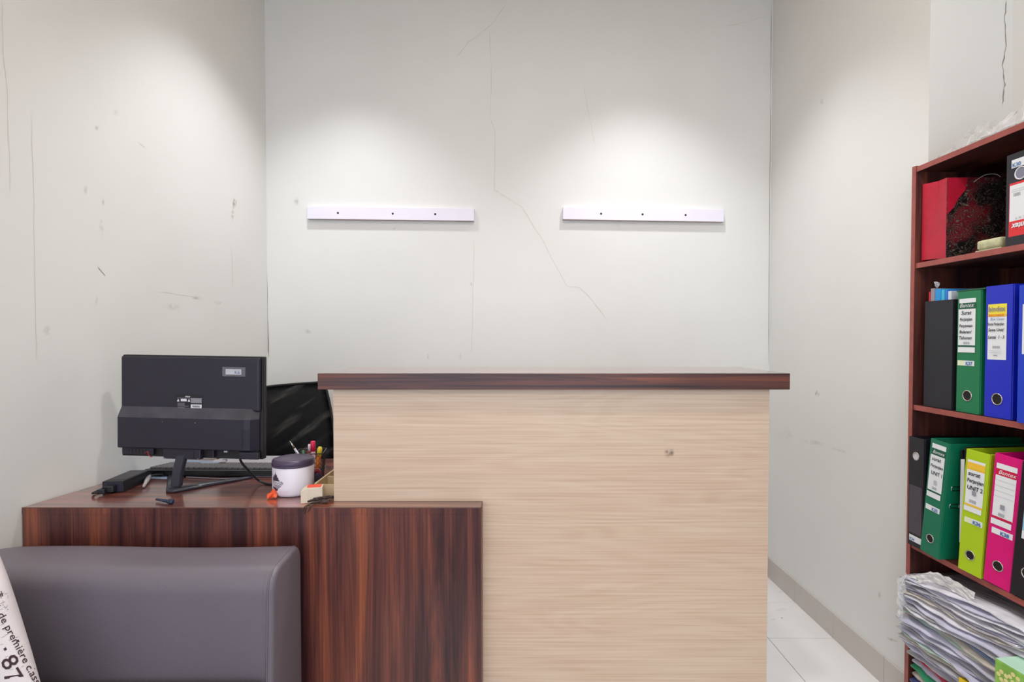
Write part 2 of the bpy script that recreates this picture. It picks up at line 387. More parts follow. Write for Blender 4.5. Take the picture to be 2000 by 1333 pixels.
batten(600, 415.5, 926, 419.5, 24, (660, 767, 850), 'white painted wooden batten screwed to back wall, left one above the office chair')
batten(1099.5, 416.5, 1414, 421.5, 24, (1174, 1255, 1339), 'white painted wooden batten screwed to back wall, right one nearer the bookcase')

# ------------------------------------------------------------------ reception counter
ZT, ZS, ZD = 1.134, 1.086, .7445
SF, SB = 1.575, 1.936
cnt = empty('reception_counter', (.12, 1.75, 0), label='tall reception counter with pale beech-grain front under a dark rosewood top', cat='counter')
def rel(o, root):
    o.parent = root; o.matrix_parent_inverse = Matrix.Translation(root.location).inverted(); return o
xa, xb = P(620, 730, SF).x, P(1543.5, 728, SF).x
bm = add_box(bmesh.new(), (xa, SF, ZS), (xb, SB, ZT), .0012, 1); bmesh.ops.recalc_face_normals(bm, faces=bm.faces)
for f in bm.faces: f.material_index = 1 if f.normal.z > .9 else 0
rel(mesh_obj('countertop', bm, [M_dwh, M_top]), cnt)
BL, BR, BF, BB = P(651, 800, 1.6).x, P(1502.5, 800, 1.6).x, 1.6, 1.90
DX1 = P(940, 985, 1.543).x; DF, DB = 1.543, 2.17
g = .0006
bm = add_prism(bmesh.new(), [(BL, ZD+g), (DX1, ZD+g), (DX1, 0.001), (BR, 0.001), (BR, ZS), (BL, ZS)], 'y', BF, BF+.018)
rel(mesh_obj('front_panel', bm, M_pale), cnt)
rel(box('side_panel', (BR-.018, BF+.018, .001), (BR, BB, ZS), M_pale, None, .001, 1), cnt)
rel(box('side_panel', (BL, BF+.018, ZD+g), (BL+.018, BB, ZS), M_pale, None, .001, 1), cnt)
rel(box('shelf', (BL+.018, BF+.018, .93), (BR-.018, BB-.01, .948), M_pale, None, .001, 1), cnt)
rel(box('kick_board', (DX1+.02, BB-.03, .001), (BR-.018, BB-.012, .5), M_pale, None, .001, 1), cnt)
# round grey smudge on the front
def on_front(x, y): p = P(x, y, BF); p.y -= .0004; return p
o = stain(on_front, 1307, 885, 11, 11, soft_mat('smudge', rgb(120, 100, 92)), None, .55); rel(o, cnt); o.name = 'smudge'

# ------------------------------------------------------------------ desk
dk = empty('desk', (-.76, 1.85, 0), label='low rosewood desk joined to the counter, monitor and papers on it', cat='desk')
poly = [(XL(DF)+.003, DF), (DX1, DF), (DX1, BF-g), (BL+.0, BF-g+.0), (BL, BF), (DX1, BF), (DX1, DB), (XL(DB)+.003, DB)]
poly = [(XL(DF)+.003, DF), (DX1, DF), (DX1, DB), (XL(DB)+.003, DB)]
# desktop: the piece under the counter's front panel ends at the panel
poly = [(XL(DF)+.003, DF), (DX1-g, DF), (DX1-g, BF-g), (DX1-g, DB), (XL(DB)+.003, DB)]
rel(mesh_obj('desktop', add_prism(bmesh.new(), poly, 'z', ZD-.018, ZD), M_top), dk)
rel(box('front_panel', (XL(DF)+.003, DF, .001), (DX1-g, DF+.018, ZD-.0185), M_dwv, None, .0004, 1), dk)
rel(box('front_edging', (XL(DF)+.003, DF-.0008, ZD-.0185), (DX1-g, DF-.0001, ZD-.0006), M_dwv, None, 0), dk)
rel(box('edge_strip', (DX1-.0015, DF-.0012, .001), (DX1+.0012, BF-.001, ZD+.0006), mat('brown_edging', rgb(104, 72, 62), .4), None, .0004, 1), dk)
rel(box('edge_strip', (XL(DF)+.003, DF-.0012, ZD-.002), (DX1+.001, DF+.001, ZD+.0006), MATS['brown_edging'], None, .0004, 1), dk)
rel(box('side_panel', (XL(DB)+.02, DF+.018, .001), (XL(DB)+.038, DB-.01, ZD-.0185), M_dwv, None, .001, 1), dk)
rel(box('side_panel', (DX1-.019, BF+.02, .001), (DX1-.001, DB-.01, ZD-.0185), M_dwv, None, .001, 1), dk)

# ------------------------------------------------------------------ monitor (rear view)
mon_l = P(236.5, 693, 1.757); mon_r = P(511, 699.5, 1.722)
W_ = (mon_r-mon_l).length; H_ = .334
mo = empty('computer_monitor', ((mon_l.x+mon_r.x)/2, (mon_l.y+mon_r.y)/2, ZD+.001), (0, 0, math.atan2(mon_r.y-mon_l.y, mon_r.x-mon_l.x)), 'black flat monitor seen from behind, standing on the desk', 'monitor')
roll = math.radians(.75); zt = mon_l.z-(ZD+.001)-.003
hx = W_/2
def mpart(name, a, b, m, bev=.002, seg=2, rolled=True, par=None):
    o = box(name, a, b, m, par or mo, bev, seg)
    if rolled and not par: o.rotation_euler = (0, roll, 0); 
    return o
z0 = zt-H_
def zz(ypx): return zt - (ypx-693)/200.0*H_          # photo row to monitor height
def xx(xpx): return (xpx-236.5)/(511-236.5)*W_ - hx
mpart('bezel', (-hx, 0, z0), (hx, .022, zt), M_blackd, .004, 3)
mpart('screen', (-hx+.012, .0225, z0+.02), (hx-.012, .0245, zt-.012), mat('screen_glass', rgb(8, 8, 10), .15), .0005, 1)
shell = mpart('rear_shell', (-hx+.003, -.012, zz(800)), (xx(508), .0, zt-.003), M_black, .008, 3)
# protruding lower housing with sloping ledge, light on it painted in paler
pr = [(0, zz(793)), (-.012, zz(794)), (-.0135, zz(795)), (-.028, zz(811)), (-.030, zz(814)), (-.030, zz(872)), (-.028, zz(874)), (0, zz(874))]
bm = bmesh.new(); 
n = 9; xl, xr = -hx+.007, xx(505)
# sweep with rounded right end
cols = []
for i in range(26):
    t = i/25; x = xl+(xr-xl)*t
    s = 1.0
    if x > xr-.035: s = math.sqrt(max(0, 1-((x-(xr-.035))/.0352)**2))
    s = max(s, .02)
    cols.append([bm.verts.new((x, min(p[0], 0)*s, p[1])) for p in pr])
for A, B in zip(cols, cols[1:]):
    for k in range(len(pr)-1):
        f = bm.faces.new((A[k], A[k+1], B[k+1], B[k])); f.material_index = 1 if k in (1, 2, 3) else 0
bm.faces.new(cols[0])
o = mesh_obj('lower_housing', bm, [M_black, M_ledge_lit], mo); o.rotation_euler = (0, roll, 0)
mpart('port_panel', (-hx+.006, -.010, zz(892)), (xx(505), 0, zz(874)), M_blackd, .001, 1)
mpart('vent_block', (xx(244), -.020, zz(888)), (xx(306), -.010, zz(875)), M_black, .002, 2)
bm = bmesh.new()
for i in range(6): 
    x = xx(257+i*6.6); add_box(bm, (x, -.0212, zz(885)), (x+.0035, -.020, zz(877)), .0005, 1)
o = mesh_obj('vent_slots', bm, M_blackd, mo); o.rotation_euler = (0, roll, 0)
mpart('stand_socket', (xx(328), -.027, zz(893.5)), (xx(400), -.010, zz(873.5)), M_black, .003, 2)
bm = bmesh.new(); add_box(bm, (xx(337), -.0275, zz(875.8)), (xx(388), -.027, zz(875))); add_box(bm, (xx(387), -.0275, zz(891)), (xx(388), -.027, zz(875)))
o = mesh_obj('socket_seam', bm, M_gry if False else M_blackd, mo); o.rotation_euler = (0, roll, 0)
mpart('corner_block', (xx(472), -.022, zz(891)), (xx(509), -.010, zz(877)), M_black, .003, 2)
mpart('port_rib', (xx(421), -.022, zz(889)), (xx(424), -.010, zz(875)), M_black, .001, 1)
for x, y, w2 in ((447, 876.5, 5), (443.5, 894.5, 5)):
    o = mpart('connector', (xx(x-w2/2-1), -.024, zz(y+2)), (xx(x+w2/2+1), -.012, zz(y-2)), mat('connector_metal', rgb(190, 190, 205), .3, .7), .001, 1)
for x, y in ((330, 820), (393.5, 821.5), (332.5, 890.5), (396.5, 891.5)):
    o = lathe('screw', [(0, -.0008), (.0016, -.0006), (.002, 0)], M_chrome, mo, 10)
    o.rotation_euler = (math.pi/2, roll, 0); o.location = (xx(x)+math.sin(roll)*0, -.0306 if y < 850 else -.0276, zz(y)); 
# rating label
M_lab = mat('rating_label', rgb(24, 22, 32), .4)
yl = -.0126
lab = mpart('rating_label', (xx(346), yl, zz(797)), (xx(399), yl+.0005, zz(768.5)), M_lab, 0)
fm = lambda u, v: Vector((xx(u), yl-.0004, zz(v)))
bm = bmesh.new()
def quad(bm, fn, x0, y0, x1, y1, mi=0):
    f = bm.faces.new([bm.verts.new(fn(*p)) for p in ((x0, y1), (x1, y1), (x1, y0), (x0, y0))]); f.material_index = mi
quad(bm, fm, 376, 787.6, 397, 796.4, 1)
quad(bm, fm, 376, 776, 397, 785, 2); quad(bm, fm, 349, 775.2, 398, 775.8, 2)
quad(bm, fm, 356.5, 777, 368, 782, 1)
for x in (349, 370):
    bm.faces.new([bm.verts.new(fm(*p)) for p in ((x, 782.5), (x+5, 782.5), (x+2.5, 776.5))]).material_index = 1
for i, y in enumerate((785, 787, 789, 791, 794)): quad(bm, fm, 350, y, 364 + (i == 3)*8, y+.8, 2)
add_text(bm, 'view', 5.2, lambda u, v: fm(u, -v), (365, -774), 0, .08, mi=1)
bm2 = bm
o = mesh_obj('label_print', bm, [M_ink, M_white, M_gry], lab)
bm = bmesh.new()
for i in range(14): quad(bm, lambda u, v: fm(u, v)+Vector((0, -.0003, 0)), 379+i*1.1, 789.5, 379.4+i*1.1+(i % 3)*.2, 793.5)
mesh_obj('barcode', bm, M_ink, lab)
# asset sticker under tape
tp = mpart('asset_sticker', (xx(443), yl, zz(728)), (xx(473), yl+.0004, zz(717.5)), M_white, 0)
bm = bmesh.new(); fs_ = lambda u, v: Vector((xx(u), yl-.0004, zz(-v)))
add_text(bm, 'K6', 9, fs_, (460, -726.5), 0, .1)
mesh_obj('sticker_print', bm, M_blupr, tp)
tape = mpart('clear_tape', (xx(437), yl-.0008, zz(731.5)), (xx(481), yl-.0006, zz(713.5)), clear_plastic('tape', (.5, .5, .55, 1), .08), 0)
# perforated speaker dots on the rounded end
bm = bmesh.new()
for i in range(6):
    for j in range(16):
        x = xx(480+i*2.6+(j % 2)*1.3); z = zz(834+j*2.2)
        s = math.sqrt(max(0, 1-((x-(xr-.035))/.0352)**2)) if x > xr-.035 else 1
        y = -.0303*s-.0004
        bmesh.ops.create_icosphere(bm, subdivisions=1, radius=.0009, matrix=Matrix.Translation((x, y, z)))
o = mesh_obj('speaker_holes', bm, M_blackd, mo); o.rotation_euler = (0, roll, 0); o['kind'] = 'stuff'
# stand: neck and V foot
inv = (Matrix.Translation(mo.location) @ Matrix.Rotation(mo.rotation_euler.z, 4, 'Z')).inverted()
M_stand = mat('stand_plastic', rgb(46, 46, 58), .3)
apex = P(338, 962, 1.7); apex.z = ZD
pts = [(P(359, 881, 1.727), 0), (P(352, 892, 1.712), 0), (P(345, 920, 1.705), 0), (P(341, 952, 1.70), 0)]
bm = bmesh.new(); ring = []
for p, _ in pts:
    for hw in (0,): pass
    c = inv @ p; ring.append([bm.verts.new(c + Vector(d)) for d in ((-.0155, 0, 0), (.0155, 0, 0), (.0155, .018, .0), (-.0155, .018, .0))])
for A, B in zip(ring, ring[1:]):
    for k in range(4): bm.faces.new((A[k], A[(k+1) % 4], B[(k+1) % 4], B[k]))
bm.faces.new(ring[0]); bm.faces.new(ring[-1])
bmesh.ops.bevel(bm, geom=list(bm.edges), offset=.002, segments=2, affect='EDGES')
o = mesh_obj('stand_neck', bm, M_stand, mo)
def foot(end):
    a = Vector((apex.x, apex.y, 0)); b = Vector((end[0], end[1], 0)); d = (b-a).normalized(); s = Vector((-d.y, d.x, 0)); bm = bmesh.new(); rs = []
    for t, w3, h in ((-.012, .008, .007), (-.006, .016, .011), (0, .019, .013), (.5, .013, .010), (.93, .010, .007), (1.0, .005, .005)):
        c = a+d*(t if t <= 0 else t*(b-a).length)
        prof = [(-1, 0), (1, 0), (1, .5), (.6, 1), (-.6, 1), (-1, .5)]
        rs.append([bm.verts.new(inv @ (c+s*w3*u+Vector((0, 0, ZD+.0012+h*v)))) for u, v in prof])
    for A, B in zip(rs, rs[1:]):
        for k in range(6): bm.faces.new((A[k], A[(k+1) % 6], B[(k+1) % 6], B[k]))
    bm.faces.new(rs[0]); bm.faces.new(rs[-1])
    return mesh_obj('stand_leg', bm, M_stand, mo, True)
e1 = P(493, 936, 1.87); foot((e1.x, e1.y)); foot((apex.x-.13, apex.y+.19))
# red indicator scrawl on vent block
o = tube('red_tag', [inv @ P(283, 886, 1.715), inv @ P(288, 883, 1.712), inv @ P(291, 890, 1.712), inv @ P(297, 893, 1.715)], .0016, mat('red_plastic', rgb(150, 30, 40), .4), mo, 6, smoothed=4)

# ------------------------------------------------------------------ keyboard
kb_l, kb_r = P(284, 930, 1.895).x, P(536, 930, 1.895).x
kb = empty('keyboard', ((kb_l+kb_r)/2, 1.945, ZD+.0016), (0, 0, math.radians(-1.0)), 'black computer keyboard lying behind the monitor stand', 'keyboard')
kw = (kb_r-kb_l)/2
bm = add_prism(bmesh.new(), [(-.068, .004), (-.066, .021), (-.055, .0235), (.062, .014), (.066, .011), (.066, .004)], 'x', -kw, kw)
bmesh.ops.bevel(bm, geom=list(bm.edges), offset=.0015, segments=2, affect='EDGES')
mesh_obj('case', bm, M_blkg, kb)
bm = bmesh.new()
for r_ in range(6):
    y = -.048+r_*.019; zb = .0235-(y+.055)/.117*.0095
    n = 22
    for i in range(n):
        x = -kw+.012+i*(2*kw-.024)/n
        if r_ == 5 and 5 < i < 11: continue
        add_box(bm, (x+.0012, y, zb-.001), (x+(2*kw-.024)/n-.0012, y+.0155, zb+.0065), .0012, 1)
o = mesh_obj('keys', bm, mat('key_plastic', rgb(98, 94, 98), .5), kb); o['kind'] = 'stuff'
for s in (-1, 1): box('foot', (s*(kw-.05)-.012, -.06, .0002), (s*(kw-.05)+.012, -.05, .006), M_blackd, kb, .001)

# papers behind keyboard
M_blpap = mat('pale_blue_paper', rgb(196, 214, 240), .6)
def sheet(name, cx, cy, z, wx, wy, rot, m, label, cat='paper', curl=.004, group=None, t=.0008):
    bm = bmesh.new(); nx, ny = 8, 8; V = [[bm.verts.new(((i/nx-.5)*wx, (j/ny-.5)*wy, curl*(abs(i/nx-.5)*2)**2*math.sin(j*.9+cx*9)**2 + t)) for j in range(ny+1)] for i in range(nx+1)]
    for i in range(nx):
        for j in range(ny): bm.faces.new((V[i][j], V[i+1][j], V[i+1][j+1], V[i][j+1]))
    r = bmesh.ops.solidify(bm, geom=list(bm.faces), thickness=t)
    o = mesh_obj(name, bm, m, None, True); o.location = (cx, cy, z); o.rotation_euler = (0, 0, rot)
    return tag(o, label, cat, group)
sheet('paper_sheet', -1.268, 2.0, ZD+.0001, .20, .28, math.radians(-8), M_blpap, 'pale blue paper sheet against left wall under the keyboard end', 'paper', .001)
sheet('paper_stack', -1.02, 2.09, ZD+.0005, .27, .12, math.radians(-4), M_white, 'low white paper stack behind keyboard, right of the blue sheet', 'paper', .004, None, .016)

# power adapter
M_ad = mat('adapter_plastic', rgb(26, 26, 34), .4)
pa = empty('power_adapter', (-1.275, 1.69, ZD+.0005), (0, 0, math.radians(6)), 'black power adapter brick lying by the left wall on the desk', 'adapter')
box('body', (-.0315, 0, 0), (.0315, .15, .036), M_ad, pa, .003, 3)
box('top_label', (-.026, .02, .0361), (.026, .135, .0366), mat('adapter_label', rgb(62, 60, 66), .45), pa, 0)
box('socket_face', (-.0275, -.0012, .004), (.0275, -.0001, .032), mat('adapter_face', rgb(40, 38, 58), .45), pa, 0)
bm = bmesh.new(); add_box(bm, (-.018, -.022, .006), (.014, -.001, .026), .003, 2); add_box(bm, (-.026, -.034, .004), (-.004, -.018, .02), .004, 2); mesh_obj('plug', bm, M_ad, pa)
tube('cord', [(-.018, -.03, .012), (-.034, -.034, .010), (-.046, -.020, .006), (-.05, .01, .0045), (-.052, .12, .0045)], .0035, M_blackd, pa, 8, smoothed=5)
# silver-grey plug between adapter and stand
pl = empty('cable_plug', (0, 0, 0), (0, 0, 0), 'grey connector plug dangling between power adapter and monitor stand', 'plug')
a = P(291, 934, 1.84); b = P(281, 957, 1.74); a.z = ZD+.012; b.z = ZD+.007
pl.location = b; la, lb = a-b, Vector((0, 0, 0))
tube('shell', [lb, lb+(la-lb)*.45, lb+(la-lb)*.5, la], [.0045, .006, .0075, .0075], mat('plug_grey', rgb(176, 170, 172), .35), pl, 10)
tube('collar', [la, la+(la-lb)*.08], .009, M_blackd, pl, 12)
tube('lead', [la+(la-lb)*.08, la+Vector((.01, .03, 0)), la+Vector((.03, .05, -.006))], .003, M_blackd, pl, 8, smoothed=4)
# monitor cable
c = tube('monitor_cable', [P(470, 884, 1.715), P(470, 900, 1.73), P(484, 918, 1.75), Vector((P(508, 934, 1.79).x, 1.79, ZD+.010)), Vector((P(540, 947, 1.77).x, 1.775, ZD+.0045)), Vector((-.70, 1.85, ZD+.0045)), Vector((-.72, 2.05, ZD+.0045))], .0038, M_blkg, None, 10, smoothed=8)
tag(c, 'black cable curling from monitor down to the desk beside the white jar', 'cable')
c = tube('keyboard_cable', [Vector((-1.15, 1.87, ZD+.003)), Vector((-1.0, 1.85, ZD+.003)), Vector((-.9, 1.88, ZD+.003)), Vector((-.79, 1.87, ZD+.003))], .002, M_gry, None, 8, smoothed=6)
tag(c, 'thin grey cable lying along the near side of the keyboard', 'cable')
# pen at desk front
pn = empty('pen', P(332, 986, 1.575) , (0, 0, 0), 'dark blue pen lying near the front edge of the desk', 'pen'); pn.location.z = ZD+.0075
q = Vector((-.055, .022, 0))
tube('barrel', [Vector((0, 0, 0)), q], [.0052, .0035], mat('pen_blue', rgb(40, 50, 78), .25), pn, 12)
tube('cap', [Vector((.012, -.002, 0)), Vector((.009, -.0018, 0)), Vector((0, 0, 0)), Vector((-.006, .0024, 0))], [.004, .0072, .0074, .007], mat('pen_cap', rgb(34, 40, 66), .2), pn, 14)

# ------------------------------------------------------------------ jar
jx = P(573.5, 970, 1.692).x
jar = empty('storage_jar', (jx, 1.692, ZD+.0005), (0, 0, 0), 'white plastic jar with a dark purple screw lid and dark emblem', 'jar')
M_jar = mat('jar_white', rgb(232, 228, 240), .3, coat=.3); M_lid = mat('jar_lid', rgb(74, 62, 88), .35, noise=(30, .12))
lathe('body', [(0, 0), (.052, 0), (.058, .003), (.0618, .010), (.0625, .03), (.0625, .088), (.060, .094), (0, .094)], M_jar, jar, 48)
lathe('lid', [(.060, .090), (.0636, .0905), (.0640, .094), (.0628, .0955), (.0638, .097), (.0635, .106), (.061, .1105), (.054, .113), (.03, .1155), (0, .1158)], M_lid, jar, 48)
def jf(e): return lambda u, v: Vector(((.0625+e)*math.sin(u/.0625), -(.0625+e)*math.cos(u/.0625), v))
bm = bmesh.new(); f0 = jf(.0004); ox = -.052; f = lambda u, v: f0(ox+(u-ox)*1.35, .020+(v-.02)*1.05)
# generic dark peaked emblem with a grey scroll below
pk = [(0, .05), (.002, .062), (.005, .060), (.007, .070), (.009, .064), (.0115, .074), (.012, .083), (.0125, .074), (.015, .066), (.0165, .070), (.018, .060), (.0205, .062), (.022, .054), (.026, .050)]
base = [bm.verts.new(f(ox+x, .050)) for x, y in pk]; topv = [bm.verts.new(f(ox+x, y+.0001)) for x, y in pk]
for i in range(len(pk)-1): bm.faces.new((base[i], base[i+1], topv[i+1], topv[i])).material_index = 0
bl = [(0, .049, .042), (.006, .050, .036), (.012, .048, .030), (.02, .047, .027), (.026, .0485, .032), (.031, .050, .040), (.034, .046, .043)]
tv = [bm.verts.new(f(ox+x, a)) for x, a, b in bl]; bv = [bm.verts.new(f(ox+x, b)) for x, a, b in bl]
for i in range(len(bl)-1): bm.faces.new((bv[i], bv[i+1], tv[i+1], tv[i])).material_index = 1
bl = [(.002, .034, .026), (.008, .031, .022), (.014, .029, .021), (.02, .027, .023)]
tv = [bm.verts.new(f(ox+x, a)) for x, a, b in bl]; bv = [bm.verts.new(f(ox+x, b)) for x, a, b in bl]
for i in range(len(bl)-1): bm.faces.new((bv[i], bv[i+1], tv[i+1], tv[i])).material_index = 0
f2 = jf(.0009); add_text(bm, 'TOGO', .0125, f2, (ox+.004, .0395), 0, .0002, mi=2); f = f0
mesh_obj('emblem', bm, [mat('emblem_dark', rgb(64, 54, 76), .5), mat('emblem_grey', rgb(150, 148, 162), .5), M_white], jar)
bm = bmesh.new(); add_text(bm, 'net wt 200 g', .0062, f, (ox+.033, .018), 0, 0); add_text(bm, 'store dry', .005, f, (ox+.036, .011), 0, 0)
mesh_obj('fine_print', bm, mat('pink_print', rgb(236, 190, 206), .5), jar)
# orange wrapper
def crumple(name, pts_fn, m, n=40, rad=.01, seed=1, sub=3, scale=(1, 1, .6), amp=.5):
    rnd = random.Random(seed); bm = bmesh.new(); bmesh.ops.create_icosphere(bm, subdivisions=sub, radius=rad)
    dirs = [(Vector((rnd.gauss(0, 1), rnd.gauss(0, 1), rnd.gauss(0, 1))).normalized(), rnd.uniform(-amp, amp)) for _ in range(n)]
    for v in bm.verts:
        d = v.co.normalized(); s = 1+sum(a*max(0, d.dot(q))**12 for q, a in dirs)
        v.co = Vector((d.x*scale[0], d.y*scale[1], d.z*scale[2]))*rad*s
    zmin = min(v.co.z for v in bm.verts)
    for v in bm.verts: v.co.z -= zmin
    return mesh_obj(name, bm, m)
M_or = mat('orange_foil', rgb(240, 96, 50), .35)
o = crumple('candy_wrapper', None, M_or, 24, .014, 4, 2, (1.1, .8, .8), .9); o.location = P(531, 975, 1.63); o.location.z = ZD+.0005; tag(o, 'crumpled orange wrapper at the foot of the white jar', 'wrapper')

# ------------------------------------------------------------------ pen cup with its contents
px_, py_ = P(607, 890, 1.85).x, 1.85
cup = empty('pen_cup', (px_, py_, ZD+.0005), (0, 0, math.radians(12)), 'black wire-mesh pen cup behind the white jar', 'pen cup')
bm = bmesh.new(); hb, ht, hh = .038, .046, .098; n = 12
for s in range(4):
    A = Matrix.Rotation(s*math.pi/2, 4, 'Z'); V = {}
    for i in range(n+1):
        for j in range(n+1):
            t = j/n; hw = hb+(ht-hb)*t; V[i, j] = bm.verts.new(A @ Vector(((i/n*2-1)*hw, -hw, t*hh)))
    for i in range(n):
        for j in range(n): 
            if (i+j) % 2: bm.edges.new((V[i, j], V[i+1, j+1]))
            else: bm.edges.new((V[i+1, j], V[i, j+1]))
            if (i+j) % 2 == 0: bm.edges.new((V[i, j], V[i, j+1])) if False else None
segs = [(e.verts[0].co.copy(), e.verts[1].co.copy()) for e in bm.edges]; bm.free(); bm = bmesh.new()
for a, b in segs: add_tube(bm, [a, b], .0006, 3, False)
M_wire = mat('wire_black', rgb(40, 40, 44), .35, .6)
o = mesh_obj('mesh_sides', bm, M_wire, cup); o['kind'] = 'stuff'
tube('rim', [(-ht, -ht, hh), (ht, -ht, hh), (ht, ht, hh), (-ht, ht, hh)], .0018, mat('rim_metal', rgb(96, 92, 96), .25, .8), cup, 8, close=True)
box('base', (-hb, -hb, 0), (hb, hb, .002), M_wire, cup, .0005)
cz = ZD+.003
def stick(name, a, b, r, m, label, cat, sq=False):
    e = empty(name, a, (0, 0, 0), label, cat); d = Vector(b)-Vector(a)
    return e, d
e, d = stick('ballpoint_pen', Vector((px_+.014, py_-.01, cz+.002)), P(566, 862, 1.84), .004, None, 'clear ballpoint pen leaning left in the mesh cup', 'pen')
tube('barrel', [Vector((0,0,0)), d*.80], .004, mat('pen_clear', rgb(190, 196, 210), .15), e, 8); tube('refill_tip', [d*.80, d*1.0], [.0038, .0012], M_chrome, e, 8)
e, d = stick('marker_pen', Vector((px_+.006, py_+.012, cz+.002)), P(611, 862, 1.86), .007, None, 'pink red capped marker standing in the mesh cup', 'marker')
tube('barrel', [Vector((0,0,0)), d*.72], .0075, mat('marker_white', rgb(225, 190, 205), .4), e, 10); tube('cap', [d*.72, d*.985, d*1.0], [.0085, .0085, .006], mat('marker_pink', rgb(222, 30, 84), .35), e, 10)
e, d = stick('highlighter', Vector((px_+.018, py_, cz+.002)), P(625, 875, 1.85), .008, None, 'yellow highlighter with round cap in the mesh cup', 'highlighter')
tube('barrel', [Vector((0,0,0)), d*.75], .008, mat('hl_orange', rgb(220, 120, 40), .4), e, 10); tube('cap', [d*.75, d*.96, d*1.03], [.0088, .0088, .005], mat('hl_yellow', rgb(240, 216, 60), .4), e, 12)
e, d = stick('glue_tube', Vector((px_-.006, py_+.018, cz+.002)), P(604, 868, 1.87), .006, None, 'white and dark red glue tube standing behind the pink marker', 'glue')
tube('body', [Vector((0,0,0)), d*.8], .009, mat('glue_red', rgb(110, 30, 38), .4), e, 10); tube('nozzle', [d*.8, d*1.0], [.006, .004], mat('glue_white', rgb(222, 205, 212), .4), e, 10)
e, d = stick('green_pen', Vector((px_-.02, py_-.004, cz+.002)), P(592, 880, 1.85), .004, None, 'green pen leaning low at left of the mesh cup', 'pen')
tube('barrel', [Vector((0,0,0)), d], .0045, mat('pen_green', rgb(60, 110, 80), .4), e, 8)

# small beige box with orange card, wooden tray, black tape dispenser, brown dried strip
M_bei = mat('beige_card', rgb(224, 210, 190), .6, noise=(40, .08)); M_wd = mat('raw_wood', rgb(205, 182, 146), .6, noise=(25, .15))
bx = empty('cardboard_box', (-.601, 1.60, ZD+.0005), (0, 0, math.radians(14)), 'small beige cardboard box with orange top beside the jar', 'box')
prism('body', [(-.033, 0), (.028, 0), (.028, .046), (-.016, .046), (-.033, .036)], 'y', -.018, .018, M_bei, bx, .001)
box('orange_top', (-.016, -.015, .0462), (.024, .015, .0475), mat('orange_card', rgb(238, 80, 52), .5), bx, 0)
tr = empty('wooden_tray', (-.5785, 1.76, ZD+.0005), (0, 0, 0), 'unpainted wooden desk tray tucked against the counter side', 'tray')
box('base', (-.034, -.12, 0), (.034, .12, .004), M_wd, tr, .001)
for s in (-1, 1): box('side', (s*.034-.003*(s > 0)*2+.0, -.12, .004), (s*.034+.003*(s < 0)*2, .12, .044), M_wd, tr, .001)
for y in (-.12, -.02, .115): box('divider', (-.028, y, .004), (.028, y+.005, .04), M_wd, tr, .0008)
td = empty('tape_dispenser', (-.648, 1.735, ZD+.0005), (0, 0, math.radians(25)), 'black and purple tape dispenser squeezed between jar and tray', 'dispenser')
prism('body', [(-.035, 0), (.03, 0), (.03, .028), (.02, .05), (.008, .055), (-.01, .034), (-.03, .022)], 'y', -.013, .013, mat('dispenser', rgb(48, 38, 58), .35), td, .002)
o = lathe('tape_roll', [(.008, -.009), (.02, -.009), (.02, .009), (.008, .009), (.008, -.009)], mat('tape_red', rgb(120, 24, 44), .35), td, 24, (0, 0, 0)); o.rotation_euler = (math.pi/2, 0, 0); o.location = (.004, -.0, .046)
# brown dried strip hanging over desk edge
bm = bmesh.new(); rnd = random.Random(3)
for k in range(26):
    x = rnd.uniform(-.610, -.553); y = 1.552+rnd.uniform(0, .05)+(x+.61)*.3; a = Vector((x, y, ZD+.003+rnd.uniform(0, .010)))
    pts_ = [a]
    for i in range(4): pts_.append(pts_[-1]+Vector((rnd.uniform(-.002, .013), rnd.uniform(-.004, .008), rnd.uniform(-.002, .004))))
    for p in pts_: p.z = max(p.z, ZD+.004); p.x = min(p.x, BL-.004); p.y = max(p.y, DF+.004) if p.x < BL-.006 else p.y
    add_tube(bm, pts_, [.001, .0028, .0034, .0025, .001], 5)
for x, l in ((-.602, .018), (-.590, .012), (-.607, .010)):
    add_tube(bm, smooth_path([(x+.012, 1.552, ZD+.006), (x+.004, 1.540, ZD+.004), (x, 1.5385, ZD-l*.5), (x-.004, 1.5385, ZD-l)], 3), .0016, 5)
o = mesh_obj('dried_sprig', bm, mat('dried_brown', rgb(66, 50, 44), .7), None, True); tag(o, 'dark brown shrivelled dry sprig hanging over the desk edge at the counter corner', 'dried sprig')

